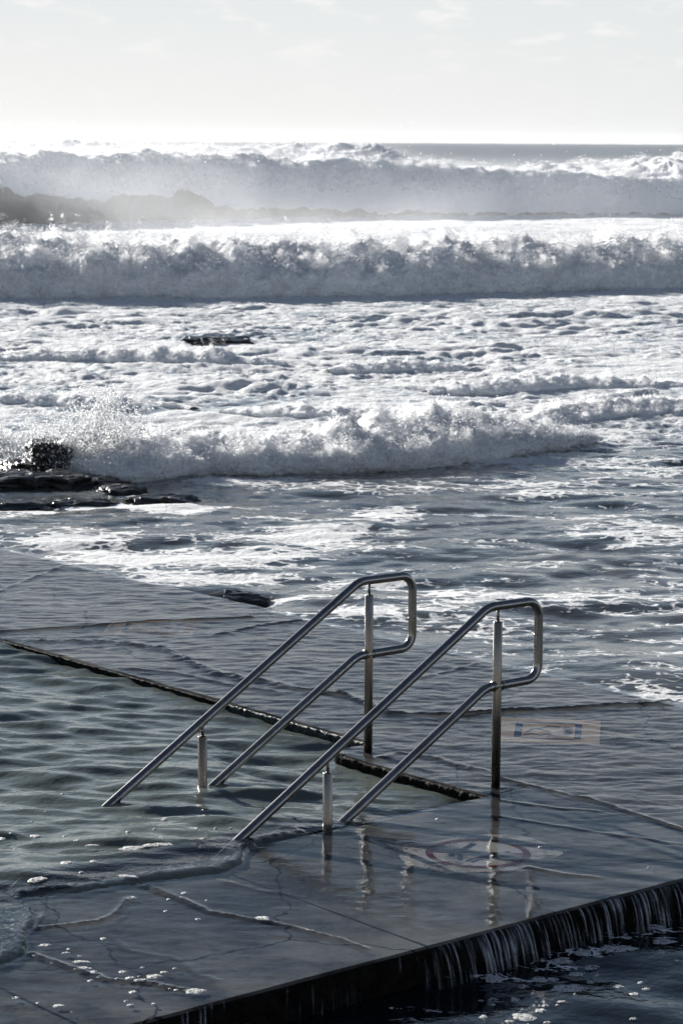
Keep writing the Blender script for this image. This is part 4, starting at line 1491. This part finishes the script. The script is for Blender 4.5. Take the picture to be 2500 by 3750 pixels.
def fleck(px, py, w, h, z, label, group, rot=None, idx=None):
    p = G(px, py, z)
    srf = 'channel' if z < -0.1 else 'pool' if (group or '').endswith('pool') or 'pool' in label or 'lip' in label and 'deck' not in label else None
    if srf:                                              # rest it on the moving surface
        sa, sb, sz = SURF[srf]
        for _ in range(3):
            fa, fb = w2ab(p[0], p[1])
            z = float(sz[min(len(sa) - 1, int(np.searchsorted(sa, fa))), min(len(sb) - 1, int(np.searchsorted(sb, fb)))]) + 0.001
            p = G(px, py, z)
    o = bpy.data.objects.new('foam_fleck', FLK[idx if idx is not None else random.randrange(6)])
    C.objects.link(o)
    rx = w / 2 / FPX * np.linalg.norm(p - [0, 0, CAMH])
    ry = min(h / 2 / FPX * p[1] ** 2 / (CAMH - z), rx * 2.2)
    o.location = (p[0], p[1], z)
    o.scale = (rx, max(ry, 0.35 * rx), 0.003 + 0.035 * min(rx, ry))
    o.rotation_euler = (0, 0, rot if rot is not None else random.uniform(-0.25, 0.25))
    tag(o, label, 'foam', group)
    return o


K = .79719
for cx_, cy_, w_, h_ in ((1145, 930, 60, 26), (1080, 962, 80, 22), (905, 985, 70, 30), (970, 985, 50, 16), (1165, 967, 30, 12), (830, 1018, 50, 16),
                         (795, 1078, 42, 20), (1140, 1000, 35, 14), (1270, 1020, 55, 18), (1370, 1002, 28, 12), (1400, 1032, 32, 14), (1345, 1055, 52, 16),
                         (1340, 1168, 35, 12), (1010, 1090, 48, 12), (935, 1108, 38, 14), (912, 1130, 50, 20), (650, 1160, 40, 22), (510, 1176, 38, 12),
                         (1465, 860, 35, 22), (1305, 795, 50, 18), (895, 945, 20, 10), (1540, 900, 20, 8), (770, 1180, 45, 14), (945, 1185, 40, 12),
                         (1070, 1055, 18, 10), (990, 1105, 20, 8), (1185, 880, 36, 12), (640, 1085, 20, 10), (230, 1118, 18, 8), (690, 1104, 34, 10)):
    fleck(*R8(cx_, cy_), w_ * K, h_ * K, SEAZ + 0.003, 'small white fleck of foam ' + ('at the very bottom of the dark water' if cy_ > 1080 else 'on the right part of the dark water' if cx_ > 1200 else 'in the middle of the dark water'), 'foam flecks on the dark water')
fleck(*R8(1260, 845), 175 * K, 34 * K, SEAZ + 0.004, 'longest streak of foam on the dark water below the waterfall', None, 0.25, 2)
fleck(*R8(1470, 815), 120 * K, 26 * K, SEAZ + 0.004, 'foam streak on the dark water at the right margin', None, 0.35, 3)
fleck(*R8(1010, 900), 120 * K, 30 * K, SEAZ + 0.004, 'curved foam streak left of the longest streak on dark water', None, 0.7, 4)
fleck(*R8(1105, 862), 90 * K, 28 * K, SEAZ + 0.004, 'foam clump touching the upper end of the curved foam streak', None, 0.4, 1)
fleck(*R8(1040, 1030), 150 * K, 50 * K, SEAZ + 0.004, 'broad ragged foam patch in the middle of the dark water', None, 0.6, 5)
fleck(*R8(700, 985), 90 * K, 34 * K, SEAZ + 0.004, 'bubbly grey foam clump close to the dark deck face', None, 0.0, 0)
fleck(*R8(830, 1160), 105 * K, 44 * K, SEAZ + 0.004, 'largest foam patch at the bottom edge of the dark water', None, 0.3, 2)
fleck(*R8(1440, 745), 80 * K, 24 * K, SEAZ + 0.004, 'foam strip just below the waterfall at the right margin', None, 0.3, 3)
for cx_, cy_, w_, h_ in ((12, 340, 30, 14), (165, 328, 48, 14), (52, 315, 18, 8), (358, 347, 34, 10), (305, 452, 55, 18), (430, 444, 34, 11), (735, 335, 28, 10),
                         (590, 308, 22, 8), (757, 250, 30, 14), (375, 495, 26, 8), (1400, 207, 40, 20), (1350, 243, 20, 8), (1460, 208, 24, 8), (710, 297, 16, 6),
                         (288, 135, 20, 6), (68, 391, 18, 8), (430, 340, 14, 5), (210, 215, 14, 5), (150, 262, 14, 5), (295, 330, 12, 6), (1060, 292, 18, 6), (990, 292, 14, 5)):
    fleck(*R7(cx_, cy_), w_ * K, h_ * K, -0.046 if cy_ < 260 else -0.030, 'small white fleck of foam on the green pool ' + ('beside the nearer short post' if cx_ > 900 else 'between the two upper rails' if cx_ > 560 else 'at the left margin' if cx_ < 200 else 'left of the handrails'), 'foam flecks on the pool')
fleck(*R7(172, 526), 65 * K, 30 * K, 0.024, 'oval foam patch on the pool close to its spilling lip', None, -0.4, 1)
fleck(*R7(425, 371), 64 * K, 9 * K, -0.012, 'thin foam dash on the pool left of the long streak', None, 0.0, 3)
fleck(*R7(585, 512), 100 * K, 10 * K, 0.034, 'thin foam sliver lying along the spilling lip', None, -0.25, 2)
for cx_, cy_, w_, h_, lb in ((610, 384, 110, 24, 'wide left end of the long foam streak on the pool'), (740, 366, 190, 16, 'middle of the long foam streak on the pool'),
                             (870, 350, 130, 22, 'right end of the long foam streak, near the foot of the nearer rail')):
    fleck(*R7(cx_, cy_), w_ * K, h_ * K, -0.008, lb, None, 0.3 if cx_ > 700 else 0.0)
for cx_, cy_, w_, h_ in ((168, 877, 28, 10), (303, 866, 40, 9), (433, 952, 28, 16), (463, 975, 38, 13), (418, 993, 32, 11), (568, 953, 38, 13),
                         (597, 980, 40, 16), (645, 990, 60, 13), (755, 955, 38, 10), (742, 1010, 26, 11), (655, 934, 26, 9), (612, 1046, 40, 15), (78, 1072, 34, 12),
                         (600, 1105, 34, 10), (580, 1086, 22, 8), (705, 1100, 24, 10), (605, 612, 44, 12), (775, 620, 20, 8), (848, 590, 30, 10), (910, 710, 28, 9),
                         (762, 674, 20, 8), (477, 800, 26, 12), (318, 849, 18, 7), (805, 938, 28, 5), (540, 984, 18, 7), (812, 1036, 22, 8), (177, 1096, 20, 8), (367, 881, 20, 7),
                         (950, 624, 16, 6), (780, 1030, 16, 6), (330, 1138, 12, 5), (240, 912, 12, 6), (640, 974, 14, 6)):
    fleck(*R7(cx_, cy_), w_ * K, h_ * K, 0.0125, 'white foam fleck on the near deck ' + ('just below the spilling lip' if cy_ < 730 else 'near the lower left corner' if cy_ > 1060 else 'left of the foam trail' if cx_ < 340 else 'in the foam trail towards the outer edge'), 'foam flecks on the near deck')
fleck(*R7(210, 830), 58 * K, 15 * K, 0.0125, 'foam patch on the deck beside the far left spill', None, 0.0, 4)
fleck(*R7(372, 906), 84 * K, 13 * K, 0.0125, 'upper of two long foam patches side by side on the deck', None, 0.0, 2)
fleck(*R7(383, 936), 84 * K, 16 * K, 0.0125, 'lower of two long foam patches side by side on the deck', None, 0.0, 3)
fleck(*R7(707, 973), 68 * K, 22 * K, 0.0125, 'plump foam patch at the right end of the foam trail on the deck', None, 0.0, 0)
fleck(*R7(900, 1040), 88 * K, 28 * K, 0.0125, 'biggest foam clump on the deck, about to slip over the outer edge', None, 0.05, 5)
fleck(*R7(270, 1108), 50 * K, 16 * K, 0.0125, 'foam patch near the bottom left corner of the deck', None, -0.3, 1)
fleck(*R7(1208, 705), 70 * K, 18 * K, 0.0125, 'lone slanting foam sliver on the bare middle of the deck', None, -0.75, 3)
for cx_, cy_, w_, h_ in ((438, 250, 16, 6), (910, 379, 20, 6), (1408, 473, 14, 5)):
    fleck(*R8(cx_, cy_), w_ * K, h_ * K, 0.0125, 'tiny fleck of foam on the deck around the no diving sign', 'foam flecks around the sign')

# ------------------------------------------------------------------ seawall the photographer stands on
me = bpy.data.meshes.new('seawall')
V = np.array([[-60, -50, -1.1], [60, -50, -1.1], [60, 3.0, -1.1], [-60, 3.0, -1.1], [-60, -50, 1.9], [60, -50, 1.9], [60, 2.2, 1.9], [-60, 2.2, 1.9],
              [-60, 2.9, 1.4], [60, 2.9, 1.4]], float)
F = [[4, 5, 6, 7], [7, 6, 9, 8], [8, 9, 2, 3], [0, 1, 5, 4]]
o = add_obj('seawall', mesh_np('seawall', V, np.array(F), False), None, M_WALL)
tag(o, kind='structure')

# unseen rocky hill added behind the seawall to darken reflections
hx, hy = np.meshgrid(np.linspace(-160, 160, 90), np.linspace(-52, -16, 24), indexing='ij')
hz_ = 1.5 + 4.5 * sstep(-17, -34, hy) * (0.8 + 0.35 * fbm(hx * 0.03, hy * 0.05, 1.0, 4)) + 1.2 * fbm(hx * 0.3, hy * 0.3, 2.0, 3)
m, nd, lk = new_mat('added_headland_rock')
n1 = noise(nd, lk, wpos(nd), 0.4, 6, 0.65)
out(nd, lk, principled(nd, lk, color=mixcol(nd, lk, n1, (0.05, 0.055, 0.03), (0.14, 0.11, 0.08)), rough=0.9).outputs[0])
tag(add_obj('added_headland', mesh_np('added_headland', np.stack([hx, hy, hz_], -1).reshape(-1, 3), grid_faces(90, 24, True), True), None, m), kind='structure')

# ------------------------------------------------------------------ haze and spray mist


def vol_box(name, x0, x1, y0, y1, z0, z1, build, kind='stuff', label=None):
    V = np.array([[x0, y0, z0], [x1, y0, z0], [x1, y1, z0], [x0, y1, z0], [x0, y0, z1], [x1, y0, z1], [x1, y1, z1], [x0, y1, z1]], float)
    F = np.array([[3, 2, 1, 0], [4, 5, 6, 7], [0, 1, 5, 4], [1, 2, 6, 5], [2, 3, 7, 6], [3, 0, 4, 7]])
    m, nd, lk = new_mat(name)
    pv = nd.new('ShaderNodeVolumePrincipled')
    pv.inputs['Color'].default_value = (0.97, 0.98, 1.0, 1)
    pv.inputs['Anisotropy'].default_value = 0.35
    dens = build(nd, lk)
    setin(lk, pv.inputs['Density'], dens)
    o = nd.new('ShaderNodeOutputMaterial')
    lk.new(pv.outputs[0], o.inputs['Volume'])
    ob = add_obj(name, mesh_np(name, V, F, False), None, m)
    ob['kind'] = kind
    if label:
        ob['label'] = label
    return ob


def mist(scale, dmax, z0, zr, lo=0.42, hi=0.72, xr=None, rest=0.04):
    def f(nd, lk):
        pos = wpos(nd)
        n = noise(nd, lk, pos, scale, 4, 0.6, (1, 0.7, 1.6))
        s = nd.new('ShaderNodeSeparateXYZ')
        lk.new(pos, s.inputs[0])
        hgt = maprange(nd, lk, s.outputs[2], z0, z0 + zr, 1, 0)
        d_ = math_node(nd, lk, 'MULTIPLY', maprange(nd, lk, n, lo, hi, 0.12, 1.0), hgt)
        if xr:
            d_ = math_node(nd, lk, 'MULTIPLY', d_, maprange(nd, lk, s.outputs[0], xr[0], xr[1], 1.0, rest))
        return math_node(nd, lk, 'MULTIPLY', d_, dmax)
    return f


vol_box('haze', -1500, 1500, -60, 6100, -3.0, 21.0, lambda nd, lk: 0.00003)

vol_box('sea_mist', -60, 60, 92, 112, -0.3, 4.4, mist(0.10, 0.040, -0.3, 4.6, 0.40, 0.70, (-6.0, 8.0), 0.5), label='bright mist')
vol_box('sea_mist', -70, 4, 138, 200, -0.3, 5.2, mist(0.07, 0.065, 0.2, 3.75, xr=(-8.0, 4.0)))
vol_box('sea_mist', 4.05, 75, 138, 200, -0.3, 3.0, mist(0.07, 0.050, 0.0, 2.7))
vol_box('sea_mist', -110, 110, 215, 330, -0.3, 6.0, mist(0.05, 0.010, 0.2, 3.6, xr=(-5.0, 14.0)))
for o in bpy.data.objects:
    if o.name.startswith('sea_mist') and 'label' in o:
        del o['label']
